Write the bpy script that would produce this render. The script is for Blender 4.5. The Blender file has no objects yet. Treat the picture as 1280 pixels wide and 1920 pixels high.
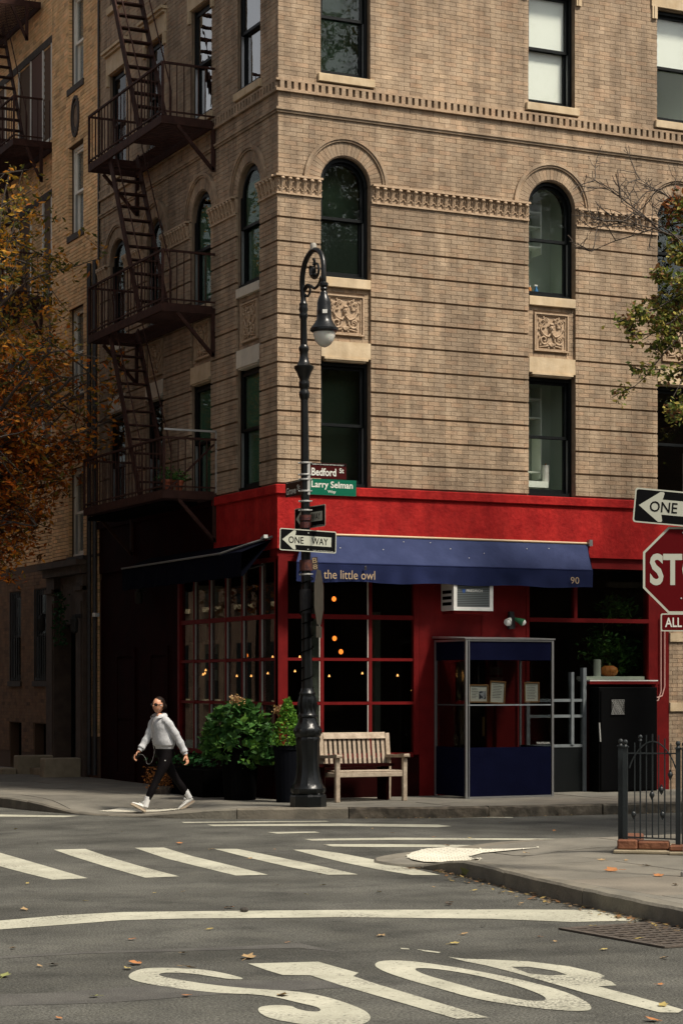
import bpy, bmesh, math, random
from mathutils import Vector, Matrix, noise
from mathutils.geometry import tessellate_polygon
random.seed(7)
PI = math.pi
scene = bpy.context.scene
col = scene.collection

# ---------------------------------------------------------------- camera, sky, sun, exposure
FPX, HOR, YAW = 3927.0, 1285.0, math.radians(25.7)
CAM = (-12.60, -28.34, 1.84)
cam_d = bpy.data.cameras.new('camera'); cam = bpy.data.objects.new('camera', cam_d); col.objects.link(cam)
cam.location = CAM; cam.rotation_euler = (PI/2, 0, -YAW)
cam_d.sensor_fit = 'VERTICAL'; cam_d.sensor_height = 36; cam_d.sensor_width = 24
cam_d.lens = FPX/1920*36; cam_d.shift_y = (HOR-960)/1920; cam_d.clip_start = .1; cam_d.clip_end = 2000
scene.camera = cam

SUN_EL, SUN_AZ, SUN_STR, SKY_STR, EXPO = 54, 30, 2.35, .056, 1.17   # SUN_AZ: degrees from -Y towards +X
world = bpy.data.worlds.new('World'); scene.world = world; world.use_nodes = True
wn = world.node_tree; wn.nodes.clear()
sky = wn.nodes.new('ShaderNodeTexSky'); sky.sky_type = 'NISHITA'; sky.sun_disc = False
sky.sun_elevation = math.radians(SUN_EL); sky.sun_rotation = math.radians(180-SUN_AZ)
sky.air_density = 1.0; sky.dust_density = 4.0; sky.ozone_density = 1.0
hsv = wn.nodes.new('ShaderNodeHueSaturation'); hsv.inputs['Saturation'].default_value = .15
bg = wn.nodes.new('ShaderNodeBackground'); bg.inputs[1].default_value = SKY_STR
wo = wn.nodes.new('ShaderNodeOutputWorld')
wn.links.new(sky.outputs[0], hsv.inputs['Color']); wn.links.new(hsv.outputs[0], bg.inputs[0]); wn.links.new(bg.outputs[0], wo.inputs[0])
sd = bpy.data.lights.new('sun', 'SUN'); sd.energy = SUN_STR; sd.angle = math.radians(9); sd.color = (1, .90, .76)
sun = bpy.data.objects.new('sun', sd); col.objects.link(sun)
el, az = math.radians(SUN_EL), math.radians(SUN_AZ)
tosun = Vector((math.sin(az)*math.cos(el), -math.cos(az)*math.cos(el), math.sin(el)))
sun.rotation_euler = tosun.to_track_quat('Z', 'Y').to_euler(); sun.location = (20, -30, 40)
vs = scene.view_settings; vs.view_transform = 'Standard'; vs.look = 'None'; vs.exposure = EXPO; vs.gamma = 1; vs.use_curve_mapping = False

# ---------------------------------------------------------------- measuring helpers (from pixels of the photo to places)
_S, _C = math.sin(YAW), math.cos(YAW)
def ray(px):
    a = (px-640)/FPX; return a*_C+_S, -a*_S+_C
def U(px, Y=0):                      # x on a plane y = Y
    r = ray(px); return CAM[0]+(Y-CAM[1])/r[1]*r[0]
def UZ(px, py, Y=0):
    r = ray(px); t = (Y-CAM[1])/r[1]; return CAM[0]+t*r[0], CAM[2]+(HOR-py)/FPX*t
def V(px, X=0):                      # y on a plane x = X
    r = ray(px); return CAM[1]+(X-CAM[0])/r[0]*r[1]
def VZ(px, py, X=0):
    r = ray(px); t = (X-CAM[0])/r[0]; return CAM[1]+t*r[1], CAM[2]+(HOR-py)/FPX*t
def DP(px, d, py=HOR):               # a point at distance d
    r = ray(px); return Vector((CAM[0]+d*r[0], CAM[1]+d*r[1], CAM[2]+(HOR-py)/FPX*d))
def G(px, py, z=0):
    t = (CAM[2]-z)*FPX/(py-HOR); r = ray(px); return CAM[0]+t*r[0], CAM[1]+t*r[1]

# ---------------------------------------------------------------- materials
MATS = {}
def mat(name, c, rough=.8, c2=None, scale=8, detail=6, amt=1.0, bump=0, bscale=60, metal=0, spec=.5, isl=0, coat=0, gscale=0, gamt=.0, streak=0, emis=None, trans=0, coord='Object', contrast=(.35, .65)):
    if name in MATS: return MATS[name]
    m = bpy.data.materials.new(name); m.use_nodes = True; nt = m.node_tree; N, L = nt.nodes, nt.links
    b = N['Principled BSDF']; b.inputs['Roughness'].default_value = rough; b.inputs['Metallic'].default_value = metal
    b.inputs['Specular IOR Level'].default_value = spec
    if coat: b.inputs['Coat Weight'].default_value = coat
    if trans: b.inputs['Transmission Weight'].default_value = trans
    tc = N.new('ShaderNodeTexCoord')
    if coord == 'World':
        geo0 = N.new('ShaderNodeNewGeometry'); vec = geo0.outputs['Position']
    else: vec = tc.outputs['Object']
    def noise_(sc, det=6):
        n = N.new('ShaderNodeTexNoise'); n.inputs['Scale'].default_value = sc; n.inputs['Detail'].default_value = det; L.new(vec, n.inputs['Vector']); return n
    def mix(a, bb, f, mode='MIX'):
        x = N.new('ShaderNodeMix'); x.data_type = 'RGBA'; x.blend_type = mode
        for s, v in ((6, a), (7, bb), (0, f)):
            if hasattr(v, 'is_linked') or hasattr(v, 'links'): L.new(v, x.inputs[s])
            else: x.inputs[s].default_value = v if s == 0 else (*v, 1)
        return x.outputs[2]
    cur = tuple(c)
    if c2 is not None:
        n = noise_(scale, detail); r = N.new('ShaderNodeValToRGB')
        r.color_ramp.elements[0].position, r.color_ramp.elements[1].position = contrast
        r.color_ramp.elements[0].color = (*c, 1); r.color_ramp.elements[1].color = (*c2, 1)
        L.new(n.outputs[0], r.inputs[0]); cur = r.outputs[0]
    if isl:
        g = N.new('ShaderNodeNewGeometry'); oi = N.new('ShaderNodeObjectInfo')
        ad = N.new('ShaderNodeMath'); ad.operation = 'ADD'; L.new(g.outputs['Random Per Island'], ad.inputs[0]); L.new(oi.outputs['Random'], ad.inputs[1])
        fr = N.new('ShaderNodeMath'); fr.operation = 'FRACT'; L.new(ad.outputs[0], fr.inputs[0])
        r2 = N.new('ShaderNodeValToRGB'); e = r2.color_ramp.elements
        lo, hi = 1-isl, 1+isl*.55
        e[0].color = (lo*.95, lo*.93, lo*.92, 1); e[1].color = (hi, hi*.985, hi*.96, 1)
        x = e.new(.12); x.color = (1-isl*.35, 1-isl*.38, 1-isl*.4, 1); x = e.new(.55); x.color = (1, 1, 1, 1); x = e.new(.8); x.color = (1+isl*.2, 1, .97, 1)
        x = e.new(.93); x.color = (1.02, .96-isl*.1, .92-isl*.1, 1)
        L.new(fr.outputs[0], r2.inputs[0]); cur = mix(cur, r2.outputs[0], 1.0, 'MULTIPLY')
    if gamt:
        n = noise_(gscale, 2); r3 = N.new('ShaderNodeValToRGB'); r3.color_ramp.elements[0].position = .3; r3.color_ramp.elements[1].position = .7
        r3.color_ramp.elements[0].color = (1-gamt,)*3+(1,); r3.color_ramp.elements[1].color = (1+gamt,)*3+(1,)
        L.new(n.outputs[0], r3.inputs[0]); cur = mix(cur, r3.outputs[0], 1.0, 'MULTIPLY')
    if streak:                      # soot and rain streaks with a shape of their own
        mp = N.new('ShaderNodeMapping'); mp.inputs['Scale'].default_value = (2.2, 2.2, .35); L.new(vec, mp.inputs[0])
        n = N.new('ShaderNodeTexNoise'); n.inputs['Scale'].default_value = 1.4; n.inputs['Detail'].default_value = 7; n.inputs['Roughness'].default_value = .65; L.new(mp.outputs[0], n.inputs['Vector'])
        r4 = N.new('ShaderNodeValToRGB'); r4.color_ramp.elements[0].position = .42; r4.color_ramp.elements[1].position = .62
        s = 1-streak; r4.color_ramp.elements[0].color = (s, s*1.0, s*1.02, 1); r4.color_ramp.elements[1].color = (1, 1, 1, 1)
        L.new(n.outputs[0], r4.inputs[0]); cur = mix(cur, r4.outputs[0], 1.0, 'MULTIPLY')
    if isinstance(cur, tuple): b.inputs['Base Color'].default_value = (*cur, 1)
    else: L.new(cur, b.inputs['Base Color'])
    if bump:
        n = noise_(bscale, 5); bp = N.new('ShaderNodeBump'); bp.inputs['Strength'].default_value = bump; bp.inputs['Distance'].default_value = .02
        L.new(n.outputs[0], bp.inputs['Height']); L.new(bp.outputs[0], b.inputs['Normal'])
    if emis: b.inputs['Emission Color'].default_value = (*emis[0], 1); b.inputs['Emission Strength'].default_value = emis[1]
    MATS[name] = m; return m
def glass_mat(name, refl=1.0, tint=(.85, .9, .88), wav=.0, rough=.0):
    m = bpy.data.materials.new(name); m.use_nodes = True; nt = m.node_tree; N, L = nt.nodes, nt.links; N.clear()
    o = N.new('ShaderNodeOutputMaterial'); mx = N.new('ShaderNodeMixShader'); t = N.new('ShaderNodeBsdfTransparent'); g = N.new('ShaderNodeBsdfGlossy')
    t.inputs[0].default_value = (*tint, 1); g.inputs['Roughness'].default_value = rough
    f = N.new('ShaderNodeFresnel'); f.inputs[0].default_value = 1.52
    mu = N.new('ShaderNodeMath'); mu.operation = 'MULTIPLY'; mu.inputs[1].default_value = refl; mu.use_clamp = True
    L.new(f.outputs[0], mu.inputs[0]); L.new(mu.outputs[0], mx.inputs[0]); L.new(t.outputs[0], mx.inputs[1]); L.new(g.outputs[0], mx.inputs[2]); L.new(mx.outputs[0], o.inputs[0])
    if wav:
        tc = N.new('ShaderNodeTexCoord'); n = N.new('ShaderNodeTexNoise'); n.inputs['Scale'].default_value = 2.6; n.inputs['Detail'].default_value = 2; L.new(tc.outputs['Object'], n.inputs['Vector'])
        bp = N.new('ShaderNodeBump'); bp.inputs['Strength'].default_value = wav; bp.inputs['Distance'].default_value = .05; L.new(n.outputs[0], bp.inputs['Height'])
        L.new(bp.outputs[0], g.inputs['Normal']); L.new(bp.outputs[0], f.inputs['Normal'])
    MATS[name] = m; return m
M_brick = mat('tan_brick', (.342, .252, .167), .9, (.430, .326, .224), 5, bump=.4, bscale=45, isl=.22, gscale=.5, gamt=.16, streak=.36, coord='World', spec=.25)
M_mortar = mat('brown_mortar', (.20, .145, .098), .95, (.26, .195, .135), 9, coord='World', spec=.1)
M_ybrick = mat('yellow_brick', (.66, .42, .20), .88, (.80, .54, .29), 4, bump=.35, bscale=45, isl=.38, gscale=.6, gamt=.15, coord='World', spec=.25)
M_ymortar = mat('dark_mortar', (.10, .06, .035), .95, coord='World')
M_dbrick = mat('shaded_street_brick', (.13, .07, .035), .9, (.2, .11, .05), 5, bump=.3, bscale=45, isl=.4, coord='World')  # neighbour's brick darkened: shade of the ground storey put into the colour
M_lime = mat('cream_limestone', (.50, .38, .235), .85, (.60, .48, .32), 5, bump=.15, bscale=30, streak=.18, gscale=2, gamt=.06, coord='World', spec=.25)
M_white_stone = mat('pale_stone', (.55, .50, .40), .85, (.62, .57, .46), 6, bump=.12, bscale=30, streak=.15, coord='World')
M_terra = mat('terracotta_relief', (.36, .255, .165), .8, (.46, .34, .23), 14, bump=.3, bscale=40, coord='World', spec=.3)
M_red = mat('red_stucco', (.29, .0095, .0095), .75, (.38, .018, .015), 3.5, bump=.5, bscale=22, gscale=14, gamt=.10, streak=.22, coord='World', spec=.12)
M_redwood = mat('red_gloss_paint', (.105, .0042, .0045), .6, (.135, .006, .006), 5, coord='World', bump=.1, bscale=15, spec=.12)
M_darkred = mat('maroon_paint_and_shade', (.010, .0015, .0015), .8, (.016, .002, .002), 3, coord='World', spec=.03)  # also carries the fire escape's shade on the side fascia and cornice
M_frame = mat('black_green_paint', (.003, .0045, .005), .5, spec=.2, bump=.08, bscale=30, coord='World')
M_iron = mat('brown_rusty_iron', (.030, .014, .011), .8, (.052, .023, .017), 9, bump=.3, bscale=40, coord='World', spec=.15)
M_ironb = mat('black_iron', (.012, .012, .013), .5, (.022, .02, .02), 12, bump=.2, bscale=40)
M_post = mat('black_gloss_castiron', (.003, .004, .0045), .3, (.006, .007, .007), 9, bump=.12, bscale=38, spec=.4)
M_gate = mat('dark_green_iron', (.005, .009, .011), .5, (.008, .013, .015), 9, bump=.2, bscale=40)
M_asph = None
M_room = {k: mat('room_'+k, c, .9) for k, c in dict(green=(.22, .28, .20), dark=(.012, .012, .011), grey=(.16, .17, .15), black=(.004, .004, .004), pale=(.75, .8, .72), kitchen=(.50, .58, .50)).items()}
M_whiteback = mat('white_pane_backing', (.86, .89, .83), .8)  # also stands in for sky reflected in the upper side panes
M_blindg = mat('green_grey_blind', (.17, .19, .155), .9)
M_white = mat('white_enamel', (.62, .62, .58), .5, (.7, .7, .66), 10)
M_wframe = mat('white_window_paint', (.72, .70, .62), .6, (.80, .78, .70), 10, coord='World')
M_alu = mat('aluminium', (.42, .43, .43), .35, metal=.8)
M_galv = mat('galvanised_steel', (.45, .45, .43), .5, metal=.6)
M_black = mat('black_rubber', (.002, .002, .002), .85, spec=.03)
G_win = glass_mat('window_glass', 1.0, (.80, .86, .82), wav=.12)
G_sky = glass_mat('bright_window_glass', 4.5, (.7, .8, .75), wav=.1)
G_shop = glass_mat('shop_glass', .35, (.80, .83, .80))
G_clear = glass_mat('clear_window_glass', .85, (.97, .98, .97), wav=.06)
G_soft = glass_mat('soft_window_glass', .3, (.97, .98, .97), wav=.06)
G_low = glass_mat('dull_window_glass', .14, (.9, .95, .92))
G_mirror = glass_mat('mirroring_glass', 1.7, (.75, .8, .77), wav=.16)
G_vinyl = glass_mat('clear_vinyl', .35, (.74, .76, .76), wav=.15, rough=.05)

# ---------------------------------------------------------------- object helpers
def tag(o, label=None, cat=None, group=None, kind=None):
    if label: o['label'] = label
    if cat: o['category'] = cat
    if group: o['group'] = group
    if kind: o['kind'] = kind
    return o
def empty(name, loc=(0, 0, 0), rot=(0, 0, 0), label=None, cat=None, group=None, kind=None):
    o = bpy.data.objects.new(name, None); col.objects.link(o); o.location = loc; o.rotation_euler = rot; o.empty_display_size = .2
    return tag(o, label, cat, group, kind)
def link(name, me, parent=None, m=None):
    if m is not None and not me.materials: me.materials.append(m)
    o = bpy.data.objects.new(name, me); col.objects.link(o)
    if parent: o.parent = parent
    return o
def copy_tree(o, parent=None):
    c = o.copy(); col.objects.link(c); c.parent = parent
    for ch in list(o.children): copy_tree(ch, c)
    return c
FACES = {'F': lambda u, d, z: (u, -d, z), 'L': lambda u, d, z: (-d, u, z), 'R': lambda u, d, z: (.3-d, u, z), 'I': lambda u, d, z: (u, -d, z)}
class MB:
    def __init__(s): s.v = []; s.f = []; s.sm = False
    def add(s, vs, fs):
        n = len(s.v); s.v += [tuple(p) for p in vs]; s.f += [tuple(i+n for i in f) for f in fs]; return s
    def box(s, x0, x1, y0, y1, z0, z1, fm=None, rot=None):
        p = [(x, y, z) for z in (z0, z1) for y in (y0, y1) for x in (x0, x1)]
        if rot:
            c = Vector(((x0+x1)/2, (y0+y1)/2, (z0+z1)/2)); p = [c+rot@(Vector(q)-c) for q in p]
        if fm: p = [fm(*q) for q in p]
        return s.add(p, [(0, 2, 3, 1), (4, 5, 7, 6), (0, 1, 5, 4), (2, 6, 7, 3), (0, 4, 6, 2), (1, 3, 7, 5)])
    def prism(s, poly, a, b, fm):          # poly in (p,q), extruded from a to b; fm(p, t, q)
        n = len(poly); vs = [fm(p, a, q) for p, q in poly]+[fm(p, b, q) for p, q in poly]
        fs = [tuple(range(n)), tuple(range(2*n-1, n-1, -1))]+[(i, (i+1) % n, n+(i+1) % n, n+i) for i in range(n)]
        return s.add(vs, fs)
    def tube(s, pts, r, n=6, cap=True):
        pts = [Vector(p) for p in pts]; rs = r if isinstance(r, (list, tuple)) else [r]*len(pts)
        vs = []; up = None
        for i, p in enumerate(pts):
            d = (pts[min(i+1, len(pts)-1)]-pts[max(i-1, 0)])
            d = d.normalized() if d.length > 1e-9 else Vector((0, 0, 1))
            if up is None: up = Vector((0, 0, 1)) if abs(d.z) < .9 else Vector((1, 0, 0))
            a = d.cross(up)
            if a.length < 1e-6: a = d.cross(Vector((0, 1, 0)))
            a.normalize(); b = a.cross(d).normalized(); up = b
            vs += [p+(a*math.cos(2*PI*k/n)+b*math.sin(2*PI*k/n))*rs[i] for k in range(n)]
        m = len(pts); fs = [(i*n+k, i*n+(k+1) % n, (i+1)*n+(k+1) % n, (i+1)*n+k) for i in range(m-1) for k in range(n)]
        if cap: fs += [tuple(range(n-1, -1, -1)), tuple((m-1)*n+k for k in range(n))]
        return s.add(vs, fs)
    def bar(s, a, b, w, h=None):           # square bar
        a, b = Vector(a), Vector(b); d = (b-a).normalized(); up = Vector((0, 0, 1)) if abs(d.z) < .95 else Vector((0, 1, 0))
        x = d.cross(up).normalized()*w/2; y = x.cross(d).normalized()*(h or w)/2
        vs = [p+sx*x+sy*y for p in (a, b) for sx, sy in ((-1, -1), (1, -1), (1, 1), (-1, 1))]
        return s.add(vs, [(0, 1, 2, 3), (7, 6, 5, 4), (0, 4, 5, 1), (1, 5, 6, 2), (2, 6, 7, 3), (3, 7, 4, 0)])
    def lathe(s, prof, n=20, c=(0, 0, 0), flute=0, nf=0):
        vs = []
        for r, z in prof:
            for k in range(n):
                a = 2*PI*k/n; rr = r*(1+flute*math.cos(nf*a)) if nf else r
                vs.append((c[0]+rr*math.cos(a), c[1]+rr*math.sin(a), c[2]+z))
        m = len(prof); fs = [(i*n+k, i*n+(k+1) % n, (i+1)*n+(k+1) % n, (i+1)*n+k) for i in range(m-1) for k in range(n)]
        fs += [tuple(range(n-1, -1, -1)), tuple((m-1)*n+k for k in range(n))]
        return s.add(vs, fs)
    def ball(s, c, r, nu=10, nv=6, sc=(1, 1, 1)):
        pr = [(max(r*math.sin(PI*j/nv), 1e-4), -r*math.cos(PI*j/nv)) for j in range(nv+1)]; n0 = len(s.v); s.lathe(pr, nu)
        for i in range(n0, len(s.v)):
            x, y, z = s.v[i]; s.v[i] = (c[0]+x*sc[0], c[1]+y*sc[1], c[2]+z*sc[2])
        return s
    def poly(s, outer, holes, fm):         # flat polygon with holes
        loops = [[Vector((p[0], p[1], 0)) for p in l] for l in [outer]+holes]
        pts = [q for l in loops for q in l]; n = len(s.v); s.v += [tuple(fm(q.x, q.y)) for q in pts]
        s.f += [tuple(i+n for i in t) for t in tessellate_polygon(loops)]; return s
    def mesh(s, name, m=None, smooth=False, recalc=True, merge=0, bevel=0):
        me = bpy.data.meshes.new(name); me.from_pydata(s.v, [], s.f)
        if recalc or merge or bevel:
            bm = bmesh.new(); bm.from_mesh(me)
            if merge: bmesh.ops.remove_doubles(bm, verts=bm.verts, dist=merge)
            if bevel: bmesh.ops.bevel(bm, geom=bm.edges, offset=bevel, segments=1, affect='EDGES', clamp_overlap=True)
            bmesh.ops.recalc_face_normals(bm, faces=bm.faces); bm.to_mesh(me); bm.free()
        if m is not None: me.materials.append(m)
        if smooth:
            me.shade_smooth(); me.set_sharp_from_angle(angle=math.radians(38))
        me.update(); return me
    def build(s, name, m, parent=None, smooth=False, bevel=0, **k):
        o = link(name, s.mesh(name, m, smooth, bevel=bevel), parent); return tag(o, **k) if k else o
def bx(name, m, parent, *a, fm=None, bevel=0, **k): return MB().box(*a, fm=fm).build(name, m, parent, bevel=bevel, **k)
_tc = {}
def text_obj(txt, x0, x1, z0, z1, y, m, parent, name='lettering', fm=None, extr=.0012, bold=0, shear=0, facing=-1):
    cu = bpy.data.curves.new('t', 'FONT'); cu.body = txt; cu.size = 1; cu.extrude = 0; cu.resolution_u = 3; cu.offset = bold; cu.shear = shear
    ob = bpy.data.objects.new('t', cu); col.objects.link(ob); dg = bpy.context.evaluated_depsgraph_get()
    me = bpy.data.meshes.new_from_object(ob.evaluated_get(dg)); bpy.data.objects.remove(ob); bpy.data.curves.remove(cu)
    xs = [v.co.x for v in me.vertices]; ys = [v.co.y for v in me.vertices]; ax, bx_, ay, by = min(xs), max(xs), min(ys), max(ys)
    for v in me.vertices:
        p = (x0+(v.co.x-ax)/(bx_-ax)*(x1-x0), y, z0+(v.co.y-ay)/(by-ay)*(z1-z0)); v.co = fm(*p) if fm else p
    me.materials.clear(); me.materials.append(m); me.name = name; me.shade_flat()
    return link(name, me, parent)

# ================================================================= GROUND
def h_near(x, y):      # pavement height at the restaurant corner: a dropped kerb at the crossing
    a = (x+2.45)*-.55+(y+.15)*.83; b = (x+2.45)*.83+(y+.15)*.55
    return .15-.138*math.exp(-((a/1.35)**2+(b/1.0)**2)**1.5)
def h_isl(x, y):
    return .15-.138*math.exp(-(((x+2.4)/1.2)**2+((y+9.2)/1.0)**2)**1.5)
M_asph = mat('asphalt', (.068, .068, .060), .88, (.112, .111, .098), 1.1, 9, bump=1.0, bscale=60, gscale=55, gamt=.5, spec=.2, coord='World')
M_conc = mat('sidewalk_concrete', (.135, .128, .108), .9, (.19, .178, .148), 2.2, 8, bump=.3, bscale=50, gscale=60, gamt=.13, isl=.16, coord='World', spec=.25)
M_concj = mat('joint_dirt', (.04, .035, .028), .95)
M_kerbc = mat('kerb_concrete', (.12, .112, .09), .9, (.18, .165, .13), 4, bump=.4, bscale=30, isl=.15, coord='World')
M_kerbs = mat('kerb_bluestone', (.03, .027, .02), .92, (.115, .10, .075), 6, bump=1.0, bscale=14, isl=.2, coord='World')
M_paint = mat('road_paint', (.34, .335, .265), .85, (.46, .45, .36), 2.6, 9, bump=.3, bscale=60, gscale=70, gamt=.1, coord='World', spec=.3)
M_pad = mat('tactile_pad', (.48, .46, .38), .85, (.62, .59, .49), 3, coord='World')
# worn paint: specks of asphalt through it
def worn(m):
    nt = m.node_tree; N, L = nt.nodes, nt.links; b = N['Principled BSDF']; src = b.inputs['Base Color'].links[0].from_socket
    g = N.new('ShaderNodeNewGeometry'); n = N.new('ShaderNodeTexNoise'); n.inputs['Scale'].default_value = 17; n.inputs['Detail'].default_value = 9; n.inputs['Roughness'].default_value = .72; L.new(g.outputs['Position'], n.inputs['Vector'])
    r = N.new('ShaderNodeValToRGB'); r.color_ramp.elements[0].position = .565; r.color_ramp.elements[1].position = .66; r.color_ramp.elements[0].color = (0, 0, 0, 1)
    L.new(n.outputs[0], r.inputs[0]); n3 = N.new('ShaderNodeTexNoise'); n3.inputs['Scale'].default_value = 1.3; n3.inputs['Detail'].default_value = 6; L.new(g.outputs['Position'], n3.inputs['Vector'])
    r3 = N.new('ShaderNodeMapRange'); r3.inputs[1].default_value = .50; r3.inputs[2].default_value = .66; r3.inputs[3].default_value = .06; r3.inputs[4].default_value = .95; L.new(n3.outputs[0], r3.inputs[0])
    n4 = N.new('ShaderNodeTexNoise'); n4.inputs['Scale'].default_value = 60; n4.inputs['Detail'].default_value = 5; L.new(g.outputs['Position'], n4.inputs['Vector']); q4 = N.new('ShaderNodeMapRange'); q4.inputs[1].default_value = .44; q4.inputs[2].default_value = .56; L.new(n4.outputs[0], q4.inputs[0])
    m4 = N.new('ShaderNodeMath'); m4.operation = 'MULTIPLY'; L.new(q4.outputs[0], m4.inputs[0]); L.new(r3.outputs[0], m4.inputs[1]); m5 = N.new('ShaderNodeMath'); m5.operation = 'MULTIPLY_ADD'; m5.inputs[1].default_value = .85; L.new(m4.outputs[0], m5.inputs[0]); L.new(r.outputs[0], m5.inputs[2]); m5.use_clamp = True
    x = N.new('ShaderNodeMix'); x.data_type = 'RGBA'; L.new(m5.outputs[0], x.inputs[0]); L.new(src, x.inputs[6]); x.inputs[7].default_value = (.085, .083, .07, 1); L.new(x.outputs[2], b.inputs['Base Color'])
worn(M_paint)
def asph_seams(m):     # tar seams and darker patches
    nt = m.node_tree; N, L = nt.nodes, nt.links; b = N['Principled BSDF']; src = b.inputs['Base Color'].links[0].from_socket
    g = N.new('ShaderNodeNewGeometry'); mp = N.new('ShaderNodeMapping'); mp.inputs['Scale'].default_value = (.22, .5, .3); mp.inputs['Rotation'].default_value = (0, 0, .5); L.new(g.outputs['Position'], mp.inputs[0])
    n = N.new('ShaderNodeTexNoise'); n.inputs['Scale'].default_value = 1.0; n.inputs['Detail'].default_value = 5; L.new(mp.outputs[0], n.inputs['Vector'])
    r = N.new('ShaderNodeValToRGB'); e = r.color_ramp.elements; e[0].position = .40; e[0].color = (.78, .78, .78, 1); e[1].position = .52; e[1].color = (1, 1, 1, 1); x = e.new(.43); x.color = (.92,)*3+(1,)
    L.new(n.outputs[0], r.inputs[0])
    vo = N.new('ShaderNodeTexNoise'); vo.inputs['Scale'].default_value = .55; vo.inputs['Detail'].default_value = 3; L.new(g.outputs['Position'], vo.inputs['Vector'])
    r2 = N.new('ShaderNodeValToRGB'); e = r2.color_ramp.elements; e[0].position = .494; e[0].color = (1, 1, 1, 1); e[1].position = .506; e[1].color = (1, 1, 1, 1); x = e.new(.5); x.color = (.86, .86, .86, 1)
    L.new(vo.outputs[0], r2.inputs[0])
    x = N.new('ShaderNodeMix'); x.data_type = 'RGBA'; x.blend_type = 'MULTIPLY'; x.inputs[0].default_value = 1; L.new(src, x.inputs[6]); L.new(r.outputs[0], x.inputs[7])
    y = N.new('ShaderNodeMix'); y.data_type = 'RGBA'; y.blend_type = 'MULTIPLY'; y.inputs[0].default_value = 1; L.new(x.outputs[2], y.inputs[6]); L.new(r2.outputs[0], y.inputs[7])
    st = N.new('ShaderNodeTexNoise'); st.inputs['Scale'].default_value = 2.3; st.inputs['Detail'].default_value = 8; st.inputs['Roughness'].default_value = .7; L.new(g.outputs['Position'], st.inputs['Vector'])
    sr = N.new('ShaderNodeValToRGB'); e = sr.color_ramp.elements; e[0].position = .33; e[0].color = (.66, .66, .66, 1); e[1].position = .68; e[1].color = (1.16, 1.15, 1.12, 1); x = e.new(.45); x.color = (.95, .95, .95, 1); L.new(st.outputs[0], sr.inputs[0])
    yy = N.new('ShaderNodeMix'); yy.data_type = 'RGBA'; yy.blend_type = 'MULTIPLY'; yy.inputs[0].default_value = 1; L.new(y.outputs[2], yy.inputs[6]); L.new(sr.outputs[0], yy.inputs[7]); L.new(yy.outputs[2], b.inputs['Base Color'])
asph_seams(M_asph)
MB().add([(-300, -300, 0), (300, -300, 0), (300, 300, 0), (-300, 300, 0)], [(0, 1, 2, 3)]).build('road', M_asph, kind='structure', label='grey asphalt roadway of the crossing in front of the corner')

def clip(poly, a, b):     # keep the left of a->b
    out = []
    for i in range(len(poly)):
        p, q = poly[i], poly[(i+1) % len(poly)]
        sp = (b[0]-a[0])*(p[1]-a[1])-(b[1]-a[1])*(p[0]-a[0]); sq = (b[0]-a[0])*(q[1]-a[1])-(b[1]-a[1])*(q[0]-a[0])
        if sp >= 0: out.append(p)
        if (sp >= 0) != (sq >= 0):
            t = sp/(sp-sq); out.append((p[0]+t*(q[0]-p[0]), p[1]+t*(q[1]-p[1])))
    return out
def cellclip(poly, x0, x1, y0, y1):
    for a, b in (((x0, y0), (x1, y0)), ((x1, y0), (x1, y1)), ((x1, y1), (x0, y1)), ((x0, y1), (x0, y0))):
        poly = clip(poly, a, b)
        if len(poly) < 3: return []
    return poly
def catmull(pts, n=8):
    out = []; P = [pts[0]]+list(pts)+[pts[-1]]
    for i in range(1, len(P)-2):
        for k in range(n):
            t = k/n; a, b, c, d = P[i-1], P[i], P[i+1], P[i+2]
            out.append(tuple(.5*(2*b[j]+(c[j]-a[j])*t+(2*a[j]-5*b[j]+4*c[j]-d[j])*t*t+(3*b[j]-a[j]-3*c[j]+d[j])*t**3) for j in range(len(a))))
    out.append(tuple(pts[-1])); return out
def resample(c, step):
    out = [c[0]]; acc = 0
    for i in range(1, len(c)):
        a, b = Vector(c[i-1]), Vector(c[i]); L = (b-a).length; t = step-acc
        while t <= L: out.append(tuple(a+(b-a)*t/L)); t += step
        acc = (acc+L) % step
    return out
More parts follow.
